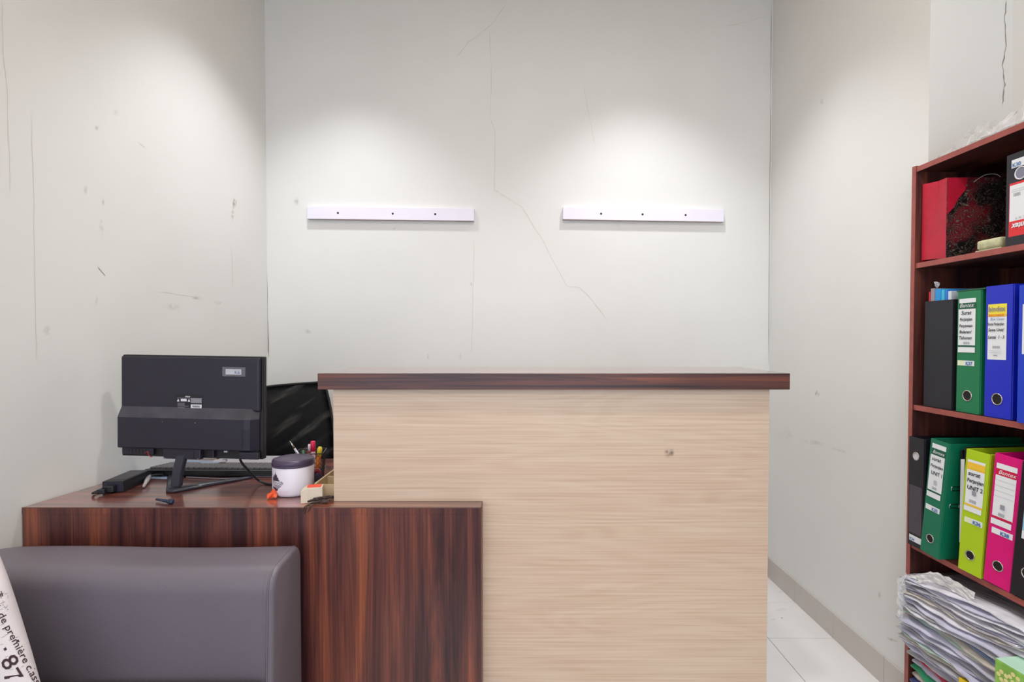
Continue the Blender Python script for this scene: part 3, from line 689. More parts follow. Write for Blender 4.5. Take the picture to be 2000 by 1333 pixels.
# ------------------------------------------------------------------ office chair
ch = empty('office_chair', (-1.0, 2.44, 0), (0, 0, 0), 'black mesh-back office chair behind the desk', 'chair')
def mesh_fabric():
    m = bpy.data.materials.new('mesh_fabric'); m.use_nodes = True; nt = m.node_tree; b = nt.nodes['Principled BSDF']; N, L = nt.nodes.new, nt.links.new
    b.inputs['Base Color'].default_value = rgb(12, 12, 18); b.inputs['Roughness'].default_value = .45
    tc = N('ShaderNodeTexCoord'); mp = N('ShaderNodeMapping'); mp.inputs['Scale'].default_value = (1, 1, 1.2); mp.inputs['Rotation'].default_value = (0, math.radians(35), 0)
    wv = N('ShaderNodeTexWave'); wv.inputs['Scale'].default_value = 60; L(tc.outputs['Object'], mp.inputs[0]); L(mp.outputs[0], wv.inputs['Vector'])
    bp = N('ShaderNodeBump'); bp.inputs['Strength'].default_value = .5; bp.inputs['Distance'].default_value = .002; L(wv.outputs['Fac'], bp.inputs['Height']); L(bp.outputs[0], b.inputs['Normal'])
    nz_ = N('ShaderNodeTexNoise'); nz_.inputs['Scale'].default_value = 1.0; nz_.inputs['Detail'].default_value = 2
    mp2 = N('ShaderNodeMapping'); mp2.inputs['Rotation'].default_value = (0, math.radians(33), 0); mp3 = N('ShaderNodeMapping'); mp3.inputs['Scale'].default_value = (3.5, 1, 22); L(tc.outputs['Object'], mp2.inputs[0]); L(mp2.outputs[0], mp3.inputs[0]); L(mp3.outputs[0], nz_.inputs['Vector'])
    r = ramp(nt, [(.56, (0, 0, 0, 1)), (.74, (1, 1, 1, 1))]); L(nz_.outputs['Fac'], r.inputs[0])
    wv2 = N('ShaderNodeTexWave'); wv2.inputs['Scale'].default_value = 95; wv2.bands_direction = 'X'; L(mp.outputs[0], wv2.inputs['Vector'])
    mu = N('ShaderNodeMath'); mu.operation = 'MULTIPLY'; L(r.outputs[0], mu.inputs[0]); L(wv2.outputs['Fac'], mu.inputs[1])
    mr = N('ShaderNodeMapRange'); mr.inputs['To Min'].default_value = 1; mr.inputs['To Max'].default_value = .68; L(mu.outputs[0], mr.inputs['Value']); L(mr.outputs[0], b.inputs['Alpha'])
    return m
M_mesh = mesh_fabric()
def cw(x, y, D=2.42): return P(x, y, D)-ch.location
# outline of the backrest (photo rows), leaning right
L0 = [(418, 772), (515, 760), (600, 750), (633, 747), (642, 790), (650, 828), (652, 900), (650, 960)]
tl, tr_, br_, bl_ = cw(398, 776, 2.36), cw(633, 747, 2.44), cw(652, 985, 2.40), cw(400, 985, 2.33)
mr_, ml_ = cw(652, 850, 2.42), cw(385, 860, 2.34)
bm = bmesh.new(); nx, nz = 18, 16; V = {}
def edge(a, m_, b, t): return (1-t)**2*a+2*t*(1-t)*(2*m_-.5*a-.5*b)+t*t*b
for i in range(nx+1):
    for j in range(nz+1):
        s, t = i/nx, j/nz; l = edge(tl, ml_, bl_, t); r = edge(tr_, mr_, br_, t); p = l.lerp(r, s)
        p.y += .05*math.sin(math.pi*s)*(.4+.6*t) - .006*math.sin((s*9+t*6))*math.sin(math.pi*s) ; p.z += .010*math.sin(math.pi*s)*(1-t)
        V[i, j] = bm.verts.new(p)
for i in range(nx):
    for j in range(nz): bm.faces.new((V[i, j], V[i+1, j], V[i+1, j+1], V[i, j+1]))
outl = [V[i, 0].co.copy() for i in range(nx+1)]+[V[nx, j].co.copy() for j in range(1, nz+1)]+[V[i, nz].co.copy() for i in range(nx-1, -1, -1)]+[V[0, j].co.copy() for j in range(nz-1, 0, -1)]
bmesh.ops.solidify(bm, geom=list(bm.faces), thickness=.004)
mesh_obj('backrest', bm, M_mesh, ch, True)
tube('backrest_frame', outl, .006, M_blackd, ch, 8, close=True)
tube('back_support', [(0.02, .04, .40), (0.02, .08, .46), (.02, .06, .62)], .018, M_blackd, ch, 10, smoothed=5)
box('seat', (-.23, -.19, .42), (.24, .12, .48), M_mesh, ch, .025, 4, True) if False else box('seat', (-.20, -.21, .42), (.20, .12, .48), M_mesh, ch, .025, 4, True)
tube('gas_column', [(0, 0, .10), (0, 0, .42)], .025, M_blackd, ch, 14)
for k in range(5):
    a = k*2*math.pi/5+.3; d = Vector((math.cos(a), math.sin(a), 0))
    tube('leg', [Vector((0, 0, .11)), d*.2+Vector((0, 0, .075))], [.022, .014], M_blackd, ch, 8)
    o = lathe('caster', [(0, -.012), (.024, -.012), (.026, 0), (.024, .012), (0, .012)], M_blackd, ch, 16); o.rotation_euler = (math.pi/2, 0, a); o.location = d*.2+Vector((0, 0, .028))

# ------------------------------------------------------------------ sofa
sf = empty('sofa', (-1.0, 1.2, 0), (0, 0, 0), 'taupe leather sofa with stitched backrest standing in front of the desk', 'sofa')
def rp(pts, r, n=5):
    "round a closed polygon's corners"
    out = []
    for i, p in enumerate(pts):
        a, b, c = Vector(pts[i-1]), Vector(p), Vector(pts[(i+1) % len(pts)])
        rr = r[i]; u = (a-b).normalized()*rr; v = (c-b).normalized()*rr
        for k in range(n+1):
            t = k/n; out.append(((1-t)**2*(b+u)+2*t*(1-t)*b+t*t*(b+v)))
    return out
SX1 = P(583, 1250, 1.47).x; SX0 = -1.425
prof = rp([(1.30, .30), (1.318, .650), (1.50, .662), (1.50, .10), (1.30, .10)], [.01, .055, .05, .01, .01], 9)
def yz(p): return (p[0], p[1])
xs_ = [(SX0, .02), (SX0+.008, .006), (SX0+.05, 0)] + [(SX0+.05+(SX1-.05-SX0-.05)*k/8, 0) for k in range(1, 8)] + [(SX1-.020, 0), (SX1-.012, .001), (SX1-.005, .004), (SX1-.0015, .009), (SX1, .018)]
bm = bmesh.new(); rs = []; cy, cz_ = 1.40, .40
for x, ins in xs_:
    ring = []
    for p in prof:
        dy, dz = p[0]-cy, p[1]-cz_
        wv = .0025*math.sin(x*9)*(1 if p[1] > .6 else 0)
        ring.append(bm.verts.new((x+1.0, cy+dy*(1-ins/.10*.9)-1.2, cz_+dz*(1-ins/.42)+wv)))
    rs.append(ring)
n = len(prof)
for A, B in zip(rs, rs[1:]):
    for k in range(n): bm.faces.new((A[k], A[(k+1) % n], B[(k+1) % n], B[k]))
bm.faces.new(rs[0]); bm.faces.new(rs[-1])
mesh_obj('backrest', bm, M_leather, sf, True)
sx = SX1-.013
pip = [Vector((sx+1.0, p[0]-1.2, p[1])) for p in prof]
# piping along front, top and back edge of the end gusset
k0 = 0
pip = [Vector((sx+1.0-.0005, 1.40+(p[0]-1.40)*1.006-1.2, .40+(p[1]-.40)*1.003)) for p in prof]
tube('piping', pip[8:42], .0024, M_leather, sf, 6)
pip2 = [q+Vector((-.012, 0, 0)) for q in pip[8:42]]
bm = bmesh.new()
for a, b in zip(pip2, pip2[1:]):
    m_ = max(1, int((b-a).length/.007))
    for k in range(m_):
        add_tube(bm, [a.lerp(b, (k+.15)/m_), a.lerp(b, (k+.8)/m_)], .0009, 4)
o = mesh_obj('stitching', bm, mat('thread', rgb(120, 112, 120), .6), sf); o['kind'] = 'stuff'
box('seat_cushion', (SX0+.0+1.0, .55-1.2, .24), (SX1-.005+1.0, 1.30-1.2-.003, .40), M_leather, sf, .03, 4, True)
box('base', (SX0+1.0, .57-1.2, .08), (SX1-.01+1.0, 1.29-1.2, .238), M_leather, sf, .01, 2, True)
for x in (SX0+.06, SX1-.06):
    for y in (.62, 1.44): box('leg', (x-.02+1.0, y-.02-1.2, 0), (x+.02+1.0, y+.02-1.2, .0995 if y > 1 else .079), M_blackd, sf, .003)

# ------------------------------------------------------------------ cushion with french print
M_cush = mat('cushion_cloth', rgb(222, 214, 218), .85, noise=(14, .07), bump=(400, .3, .001))
tc_, bc_ = P(-14, 1052, 1.19), P(98, 1420, 1.10)
ed = bc_-tc_; el = ed.length; dv = ed.normalized(); fw = Vector((0, -1, 0)) - dv*Vector((0, -1, 0)).dot(dv); fw.normalize(); du = dv.cross(fw)   # du points left or right
if du.x > 0: du = -du
WU = .31
mid = (tc_+bc_)/2 + du*(WU/2)
cu_ = empty('throw_cushion', mid, (0, 0, 0), 'off-white cushion printed with brown French lettering, leaning on the sofa', 'cushion')
def cs(u, v, side=1):
    "u: -1..1 across (1 = right edge), v: -1..1 (1 = bottom)"
    k = (max(0, 1-abs(u)**2.6))*(max(0, 1-abs(v)**2.6)); th = .055*k**.5
    pinch = 1-.035*(1-abs(v)**2)*abs(u)**3
    pinch2 = 1-.035*(1-abs(u)**2)*abs(v)**3
    return -du*(u*WU/2*pinch)+dv*(v*el/2*pinch2)+fw*th*side
bm = bmesh.new(); n = 26
for side in (1, -1):
    V = [[bm.verts.new(cs(math.sin((i/n-.5)*math.pi), math.sin((j/n-.5)*math.pi), side)) for j in range(n+1)] for i in range(n+1)]
    for i in range(n):
        for j in range(n): bm.faces.new((V[i][j], V[i+1][j], V[i+1][j+1], V[i][j+1]))
bmesh.ops.remove_doubles(bm, verts=bm.verts, dist=.0004)
from mathutils.bvhtree import BVHTree
bvh = BVHTree.FromBMesh(bm)
mesh_obj('cover', bm, M_cush, cu_, True)
def pix2c(x, y):
    "pixel to point on the cushion's front"
    o_ = Vector((0, 0, CH)); d = (P(x, y, 1.0)-o_).normalized(); hit = bvh.ray_cast(o_-mid, d)
    for k in range(12):
        if hit[0] is not None: break
        x -= 3; d = (P(x, y, 1.0)-o_).normalized(); hit = bvh.ray_cast(o_-mid, d)
    q = hit[0] if hit[0] is not None else Vector()
    return q-d*.0012
M_brn = mat('brown_print', rgb(58, 34, 42), .8)
bm = bmesh.new(); fpx = lambda u, v: pix2c(u, -v)
a_ = math.radians(-62)
xs2 = 0
add_text(bm, 'de première classe', 22, fpx, (-5, -1201), a_, .1)
for s, x, y, sz in (('1', 8, 1270, 50), ('8', 5, 1303, 50), ('7', 11, 1330, 50), ('-', 22, 1352, 50)):
    add_text(bm, s, sz, fpx, (x, -y), math.radians(-58), .2, align='CENTER')
add_text(bm, 'ni', 16, fpx, (-4, -1168), math.radians(18), .3)
for k in range(26):
    rr = random.Random(k); x, y = rr.uniform(-4, 16), rr.uniform(1164, 1192)
    bm.faces.new([bm.verts.new(pix2c(x+a, y+b)) for a, b in ((0, 0), (1.2, .3), (.9, 1.3), (-.2, .9))])
for k in range(40):
    rr = random.Random(k+99); x, y = rr.uniform(-40, 45), rr.uniform(1120, 1330)
    if x > (y-1090)*.29-6: continue
    bm.faces.new([bm.verts.new(pix2c(x+a, y+b)) for a, b in ((0, 0), (6, -1.6), (6, -1.2), (0, .5))])
o = mesh_obj('print', bm, M_brn, cu_)

# ------------------------------------------------------------------ bookcase
XF = 1.277; Y1 = 1.711; Y0_ = .911; TB = .016; XB_ = XN-.002
bc = empty('bookcase', (XF+.15, 1.31, 0), (0, 0, 0), 'mahogany bookcase standing in the wall niche, full of binders and papers', 'bookcase')
def bcb(name, a, b, m, edge=True):
    rel(box(name, a, b, m, None, .0008, 1), bc)
    return None
ZTOP = 1.784
SHZ = [.13, .582, 1.026, 1.476]
for ya in (Y1-TB, Y0_):
    bcb('side_panel', (XF+.001, ya, 0), (XB_, ya+TB, ZTOP), M_case)
    rel(box('edge_band', (XF, ya, 0.0), (XF+.0009, ya+TB, ZTOP), M_edge, None, 0), bc)
bcb('top_board', (XF+.003, Y0_+TB, ZTOP-TB-.004), (XB_, Y1-TB, ZTOP-.004), M_caseb)
rel(box('edge_band', (XF+.002, Y0_+TB, ZTOP-TB-.004), (XF+.0029, Y1-TB, ZTOP-.004), M_edge, None, 0), bc)
for z in SHZ:
    bcb('shelf', (XF+.005, Y0_+TB, z-TB), (XB_-.005, Y1-TB, z), M_caseb)
    rel(box('edge_band', (XF+.004, Y0_+TB, z-TB), (XF+.0049, Y1-TB, z), M_edge, None, 0), bc)
bcb('back_panel', (XB_-.0045, Y0_+TB, .02), (XB_-.001, Y1-TB, ZTOP-.02), M_case)
bcb('kick_board', (XF+.02, Y0_+TB, 0), (XF+.032, Y1-TB, .113), M_case)

# ------------------------------------------------------------------ binders
M_paper = mat('page_block', rgb(214, 210, 204), .7)
M_hole = mat('hole_dark', rgb(8, 8, 10), .6)
CM = {}
def binder(x, y, z, w_, h, col, label, yaw=0, lean=0, items=(), hole=.143, eyelets=True, holefill=None, d=.285, ringcol=None, pages=True):
    """spine faces -X; y is the far bottom corner of the spine; u runs far->near over the spine width, v up"""
    cm = mat('binder_%d_%d_%d' % col, rgb(*col), .38, noise=(6, .05))
    e = empty('lever_arch_binder', (x, y, z), (0, 0, 0), label, 'binder', 'lever arch binders in the bookcase')
    e.rotation_mode = 'ZYX'
    z += w_*math.sin(lean)
    e.matrix_world = Matrix.Translation((x, y, z)) @ Matrix.Rotation(yaw, 4, 'Z') @ Matrix.Rotation(lean, 4, 'X')
    t = .0028
    bm = bmesh.new(); add_box(bm, (0, -w_, 0), (t, 0, h), .0012, 2); mesh_obj('spine', bm, cm, e)
    for ya in (-w_, -t): 
        bm = bmesh.new(); add_box(bm, (t+.0005, ya, 0), (d, ya+t, h), .001, 1); mesh_obj('cover', bm, cm, e)
    if pages:
        bm = bmesh.new(); add_box(bm, (.045, -w_+t+.006, .008), (d-.015, -t-.003, h-.022)); mesh_obj('pages', bm, M_paper, e)
    v = hole*h
    S_ = lambda u, vv, ep=.0006: Vector((-ep, -u, vv))
    rr = w_*.19
    o = tube('finger_ring', [(-.0008, -w_*.5+rr*math.cos(a), v+rr*math.sin(a)) for a in [2*math.pi*k/24 for k in range(24)]], .0016, ringcol or M_chrome, e, 6, close=True)
    bm = bmesh.new(); bm.faces.new([bm.verts.new((-.0006, -w_*.5+rr*math.cos(a), v+rr*math.sin(a))) for a in [2*math.pi*k/24 for k in range(24)]]); mesh_obj('finger_hole', bm, holefill or M_hole, o)
    if eyelets:
        for vz in (.62, .47):
            c0 = Vector((.034, -w_-.0006, vz*h)); pts = []
            for k in range(16):
                a = 2*math.pi*k/16; pts.append(c0+Vector((.004*math.cos(a)+(.011 if math.cos(a) > 0 else -.011), 0, .006*math.sin(a))))
            tube('eyelet', pts, .0013, M_chrome, e, 6, close=True)
    # items: ('r', u0,v0,u1,v1, mat) rects; ('t', text, u, v, size, mat, shear, bold, sx)
    for grp in items:
        nm, rects, texts = grp; bm = bmesh.new(); ms = []
        def mi(m):
            if m not in ms: ms.append(m)
            return ms.index(m)
        par = None
        for k, (u0, v0, u1, v1, m) in enumerate(rects):
            ep = .0006+.00015*k; bm.faces.new([bm.verts.new(S_(a*w_, b*h, ep)) for a, b in ((u0, v0), (u1, v0), (u1, v1), (u0, v1))]).material_index = mi(m)
        par = mesh_obj(nm, bm, ms, e)
        if texts:
            bm = bmesh.new(); ms = []
            for (s, u, vv, size, m, sh, bo, sx_, an) in texts:
                add_text(bm, s, size, lambda a, b: S_(a, b, .0022), (u*w_, vv*h), an, bo, sh, mi=mi(m), sx=sx_)
            mesh_obj('lettering', bm, ms, par)
    return e
Wt = mat('label_white', rgb(232, 236, 240), .45); Ylw = mat('label_yellow', rgb(244, 226, 70), .45); Amb = mat('label_amber', rgb(244, 196, 62), .45)
Gd = mat('label_green', rgb(24, 92, 66), .45); Rd = mat('label_red', rgb(206, 20, 70), .45); Rdb = mat('label_bright_red', rgb(222, 46, 52), .45)
Gy = mat('label_grey', rgb(150, 150, 160), .5); Lg = mat('label_line', rgb(188, 190, 200), .5)
def T_(s, u, v, size, m, sh=0, bo=0, sx=1, an=0): return (s, u, v, size, m, sh, bo, sx, an)
def bars(u0, v0, u1, v1, m, n=9): return [(u0+(u1-u0)*k/n, v0, u0+(u1-u0)*(k+.45)/n, v1, m) for k in range(n)]
def diamond(): return []
hs = .0125
# shelf 3 (eye level): green, blue, blue
zs = SHZ[2]+.0006
binder(1.288, 1.541, zs, .076, .345, (18, 122, 76), 'green binder beside the black file box, label handwritten Surat Perjanjian', 0, 0, [
    ('spine_label', [(.08, .905, .80, .94, Wt), (.08, .857, .80, .902, Gd), (.06, .556, .80, .854, Wt), (.06, .545, .80, .552, Gd), (.06, .497, .80, .54, Wt)] + bars(.3, .565, .6, .585, Gy),
     [T_('Bantex', .12, .868, .0165, Wt, .3, 0, 1), T_('Surat', 0.190, .808, hs*1.25, M_ink, .2, .0002), T_('Perjanjian', 0.130, .758, hs, M_ink, .2, .0002, .85), T_('Penyewaan', 0.110, .705, hs, M_ink, .2, .0002, .8), T_('Bulanan/', 0.120, .655, hs, M_ink, .2, .0002, .95), T_('Tahunan', 0.100, .605, hs*1.05, M_ink, .2, .0002, .95)]),
    ('sticker', [(.05, .388, .78, .43, Wt), (.05, .388, .35, .43, mat('sticker_cream', rgb(228, 234, 200), .5))], [T_('K37', .42, .394, .0135, M_blupr, 0, .0004)])])
binder(1.286, 1.447, zs, .078, .352, (22, 40, 196), 'blue binder with a yellow and white label, right of the green binder', 0, 0, [
    ('spine_label', [(.10, .44, .80, .86, Wt), (.10, .765, .80, .86, Ylw), (.10, .765, .80, .785, Amb)] + bars(.3, .525, .6, .545, Gy, 8) + [(.2, .505, .65, .508, Lg), (.2, .49, .65, .493, Lg), (.35, .47, .5, .476, Gy)],
     [T_('bindex', .13, .805, .0195, M_gry, 0, .0003, .92), T_('RECORDS', .15, .768, .0075, mat('label_orange', rgb(220, 130, 40), .5), 0, .0002, 1.3), T_('Box Caser', .2, .738, .0095, M_blupr, .3, 0), T_('Surat Perjanjian', 0.110, .70, .0105, M_ink, .2, .0002, .72), T_('Sewa Unit/', 0.130, .655, .0115, M_ink, .2, .0002, .9), T_('Lantai  1 - 3', 0.130, .60, .0115, M_ink, .2, .0002, .85)])])
binder(1.272, 1.338, zs, .076, .345, (20, 62, 200), 'second blue binder, cut off by the right edge of the view', 0, 0, [('spine_label', [(.14, .5, .85, .86, Wt)], [])])
# shelf 4: black, green, lime, pink, black
zs = SHZ[1]+.0006
binder(1.264, 1.6885, zs, .062, .345, (26, 24, 34), 'black binder against the left side panel, finger ring near its top', 0, 0, [
    ('pocket', [(.08, .12, .92, .56, mat('pocket_film', rgb(74, 68, 78), .15))], []), ('sticker', [(.12, .045, .95, .10, Wt)], [T_('K34', .18, .053, .012, M_blupr, 0, .0003)])], hole=.83, eyelets=False, holefill=mat('hole_pale', rgb(205, 205, 212), .5))
zl = SHZ[1]+.0006
binder(1.256, 1.6255, zl, .064, .352, (14, 116, 84), 'green binder labelled UNIT 1, leaning beside the black binder', math.radians(2.5), math.radians(5.5), [
    ('spine_label', [(.12, .925, .88, .965, Wt), (.12, .872, .88, .92, Gd), (.09, .56, .86, .868, Wt), (.09, .55, .86, .556, Gd), (.08, .50, .84, .545, Wt)] + bars(.35, .575, .62, .595, Gy, 7) + [(.42, .62, .58, .655, Lg)],
     [T_('Bantex', .2, .884, .0145, Wt, .3, 0), T_('surat', 0.190, .822, .0155, M_ink, .15, .0002), T_('Perjanjian', 0.150, .765, .0125, M_ink, .15, .0002, .9), T_('UNIT 1', 0.210, .70, .0155, M_ink, .1, .0002, .85)]),
    ('sticker', [(.08, .385, .86, .43, Wt)], [T_('K35', .45, .392, .013, M_blupr, 0, .0004)])])
binder(1.267, 1.500, zl, .065, .345, (176, 208, 30), 'lime green binder labelled UNIT 2', math.radians(7), math.radians(3.2), [
    ('spine_label', [(.10, .56, .86, .92, Wt), (.10, .84, .86, .90, Amb), (.08, .545, .86, .56, Amb), (.08, .50, .84, .543, Wt)] + bars(.3, .575, .62, .60, Gy, 8) + [(.40, .64, .58, .675, Gy)],
     [T_('Bantex', .2, .852, .0145, Ylw, .3, 0), T_('surat', 0.170, .795, .0165, M_ink, .1, .0003), T_('Perjanjian', 0.150, .74, .0145, M_ink, .1, .0003, .82), T_('UNIT 2', 0.170, .68, .0165, M_ink, .05, .0003, .85)]),
    ('sticker', [(.14, .405, .92, .45, Wt), (.14, .405, .45, .45, mat('sticker_cream', rgb(228, 234, 200), .5))], [T_('K36', .52, .412, .0135, M_blupr, 0, .0005)])], eyelets=False, hole=.15)
binder(1.273, 1.425, zl, .068, .35, (222, 8, 122), 'magenta pink binder with red and white label', math.radians(7), math.radians(4.2), [
    ('spine_label', [(.10, .52, .86, .93, Wt), (.10, .84, .86, .89, Rd), (.08, .51, .84, .525, Rd), (.08, .46, .84, .505, Wt)] + [(.12, v, .84, v+.0025, Lg) for v in (.8, .76, .72, .68)] + bars(.34, .535, .6, .56, Gy, 8) + [(.40, .59, .56, .625, Gy)],
     [T_('Bantex', .2, .852, .0155, Wt, .3, 0)]),
    ('sticker', [(.14, .39, .92, .435, Wt)], [T_('K38', .48, .397, .0135, M_blupr, 0, .0005)])], eyelets=False, hole=.155)
binder(1.274, 1.349, zl, .074, .345, (22, 22, 32), 'black binder right of the pink binder, at the edge of view', math.radians(6), math.radians(4), [
    ('spine_label', [(.2, .48, .9, .8, mat('label_paleblue', rgb(150, 200, 230), .5)), (.2, .44, .9, .5, Wt)], [])], eyelets=False, hole=.2)
# dark ring file and loose papers wedged between green and lime
rf = empty('ring_file', (1.288, 1.522, zl), (0, 0, 0), 'dark ring file stuffed with papers, wedged behind the lime binder', 'file')
rf.rotation_euler = (0, 0, math.radians(5))
box('cover', (0, -.004, 0), (.28, 0, .335), mat('file_black', rgb(28, 26, 32), .5), rf, .001)
box('cover', (-.008, -.024, 0), (.28, -.020, .348), mat('file_black', rgb(28, 26, 32), .5), rf, .001)
box('papers', (-.006, -.0185, .07), (.2, -.0055, .31), M_white, rf, .002)
bm = bmesh.new()
for k in range(8): bmesh.ops.create_icosphere(bm, subdivisions=1, radius=.0022, matrix=Matrix.Translation((-.0085, -.022, .03+k*.026)))
mesh_obj('rivets', bm, M_chrome, rf)

# shelf 2: half-size black binder upside down
zs = SHZ[3]+.0006
Wr = mat('ring_white', rgb(225, 225, 232), .4)
PI = math.pi
binder(1.287, 1.395, zs, .080, .236, (30, 30, 40), 'short black binder upside down on the top shelf, red and white label', 0, 0, [
    ('spine_label', [(.12, .10, .96, .68, Rdb), (.14, .265, .96, .655, Wt), (.2, .6, .7, .605, Lg), (.2, .58, .75, .585, Lg)] + bars(.28, .53, .52, .565, Gy, 6),
     [T_('Bantex', .90, .235, .0205, Wt, .3, .0007, .88, PI), T_('C A T', .7, .3, .007, M_gry, 0, 0, 1.6, PI)]),
    ('sticker', [(.18, .84, .98, .93, Wt)], [T_('K30', .22, .85, .014, M_blupr, 0, .0003)])], hole=.765, eyelets=False, d=.2, holefill=mat('hole_mix', rgb(130, 130, 150), .5), ringcol=Wr)

# black magazine file with coloured folders
zs = SHZ[2]+.0006
mf = empty('magazine_file', (1.290, 1.666, zs), (0, 0, 0), 'black open-topped file box at the left end of the shelf', 'file box')
Mb = mat('box_black', rgb(30, 30, 38), .5, noise=(9, .15))
w_, h_, d_ = .106, .326, .26
box('front', (0, -w_, 0), (.003, 0, h_), Mb, mf, .001)
for y in (-w_, -.003): box('side', (.0032, y, 0), (d_, y+.003, h_), Mb, mf, .0008)
box('base', (.0032, -w_+.003, 0), (d_, -.003, .003), Mb, mf, 0)
fc = [((196, 24, 56), .356, .006, 'thin red folder standing in the black file box'), ((150, 140, 150), .366, .016, 'translucent grey sleeve standing beside the red folder'), ((30, 150, 226), .362, .022, 'bright blue folder standing in the black file box'), ((60, 186, 220), .359, .012, 'cyan folder standing in the black file box'), ((40, 120, 214), .357, .010, 'narrow mid-blue folder standing beside the cyan one'), ((206, 216, 230), .352, .012, 'pale white folder standing nearest the green binder')]
yy = 1.666-.0055
for col, hgt, t, lb in fc:
    e = empty('document_folder', (1.298, yy-t, zs+.0035), (0, 0, 0), lb, 'folder', 'coloured folders in the black file box')
    cmm = mat('folder_%d_%d_%d' % col, rgb(*col), .35)
    box('cover', (0, 0, 0), (.24, .0012, hgt-.004), cmm, e, .0003, 1); box('cover', (0, t-.002, 0), (.24, t-.0008, hgt-.0055), cmm, e, .0003, 1)
    box('spine', (-.0012, 0, 0), (-.0001, t-.0008, hgt-.004), cmm, e, .0003, 1)
    box('papers', (.004, .0014, .004), (.23, t-.0022, hgt-.012), M_white, e, 0)
    yy -= t+.0015
o = crumple('plastic_scrap', None, M_clear, 20, .007, 9, 2, (1, .8, 1.2), .8); o.location = (1.310, 1.644, zs+.0035+.362); tag(o, 'crumpled scrap of clear film poking up above the coloured folders', 'scrap')
# thin green folder lying across green binder
gf = box('flat_folder', (1.292, 1.455, SHZ[2]+.3462), (1.55, 1.55, SHZ[2]+.3512), mat('folder_dkgreen', rgb(24, 86, 60), .45), None, .001)
bpy.context.view_layer.update()
tag(gf, 'thin dark green folder lying on top of the upper green binder', 'folder')

# gift bag on top shelf
zs = SHZ[3]+.0006
def batik():
    m = bpy.data.materials.new('batik_print'); m.use_nodes = True; nt = m.node_tree; b = nt.nodes['Principled BSDF']; N, L = nt.nodes.new, nt.links.new
    tc = N('ShaderNodeTexCoord'); vo = N('ShaderNodeTexVoronoi'); vo.inputs['Scale'].default_value = 52; vo.feature = 'F1'
    n = N('ShaderNodeTexNoise'); n.inputs['Scale'].default_value = 26; n.inputs['Detail'].default_value = 3; L(tc.outputs['Object'], n.inputs['Vector'])
    ad = N('ShaderNodeMixRGB'); ad.inputs[0].default_value = .06; L(tc.outputs['Object'], ad.inputs[1]); L(n.outputs['Color'], ad.inputs[2]); L(ad.outputs[0], vo.inputs['Vector'])
    mu = N('ShaderNodeMath'); mu.operation = 'MULTIPLY'; mu.inputs[1].default_value = 22; L(vo.outputs['Distance'], mu.inputs[0]); si = N('ShaderNodeMath'); si.operation = 'SINE'; L(mu.outputs[0], si.inputs[0])
    r = ramp(nt, [(0.0, (.006, .005, .006, 1)), (.72, (.012, .008, .008, 1)), (.90, (.10, .075, .06, 1)), (1.0, (.19, .15, .12, 1))]); L(si.outputs[0], r.inputs[0])
    n2 = N('ShaderNodeTexNoise'); n2.inputs['Scale'].default_value = 9; L(tc.outputs['Object'], n2.inputs['Vector'])
    r2 = ramp(nt, [(.46, (0, 0, 0, 1)), (.54, (1, 1, 1, 1))]); L(n2.outputs['Fac'], r2.inputs[0])
    mx = N('ShaderNodeMixRGB'); mx.blend_type = 'MIX'; mx.inputs[2].default_value = (.16, .008, .018, 1)
    m3 = N('ShaderNodeMath'); m3.operation = 'MULTIPLY'; 
    r3 = ramp(nt, [(.3, (1, 1, 1, 1)), (.75, (0, 0, 0, 1))]); L(si.outputs[0], r3.inputs[0]); L(r2.outputs[0], m3.inputs[0]); L(r3.outputs[0], m3.inputs[1])
    L(m3.outputs[0], mx.inputs[0]); L(r.outputs[0], mx.inputs[1]); L(mx.outputs[0], b.inputs['Base Color']); b.inputs['Roughness'].default_value = .4
    return m
M_bag = mat('bag_crimson', rgb(190, 22, 52), .45, noise=(14, .18), bump=(18, .3, .004)); M_bat2 = batik()
gb = empty('gift_bag', (1.289, 1.588, zs), (0, 0, math.radians(-2)), 'crimson paper gift bag with dark batik pattern front on the top shelf', 'bag')
gw, gd, gh = .098, .19, .238
bm = bmesh.new()
# side gusset (faces -x) with a centre fold pulled in near the top
nz = 8; cA = []; 
for j in range(nz+1):
    t = j/nz; ins = .018*max(0, t-.35)
    cA.append([bm.verts.new((0 if k != 1 else ins, gw*k/2, gh*t + (.004*k))) for k in range(3)])
for a, b in zip(cA, cA[1:]):
    for k in range(2): bm.faces.new((a[k], a[k+1], b[k+1], b[k]))
mesh_obj('side_gusset', bm, M_bag, gb)
box('front_face', (.0004, -.0012, 0), (gd, 0, gh), M_bat2, gb, 0)
# red shoulder printed on the front, upper left
bm = bmesh.new(); bm.faces.new([bm.verts.new((x, -.0016, z)) for x, z in ((0.0006, .128), (.020, .150), (.034, .178), (.052, .20), (.058, gh-.001), (.0006, gh-.001))]); mesh_obj('red_corner', bm, M_bag, gb)
box('back_face', (.0004, gw, 0), (gd, gw+.0012, gh+.008), M_bag, gb, 0)
box('far_side', (gd-.0012, .0002, 0), (gd, gw, gh), M_bag, gb, 0); box('base', (.0004, .0002, 0), (gd-.0014, gw, .0012), M_bag, gb, 0)
hp = [inv_ for inv_ in ()]
Rz = (Matrix.Translation(gb.location) @ Matrix.Rotation(gb.rotation_euler.z, 4, 'Z')).inverted()
def hpz(x, y): return Rz @ P(x, y, 1.584)
tube('handle', [hpz(1902, 356), hpz(1910, 350), hpz(1924, 342), hpz(1940, 340), hpz(1951, 343), hpz(1955, 350), hpz(1952, 356)], .0011, mat('string_white', rgb(205, 196, 186), .6), gb, 6, smoothed=5)
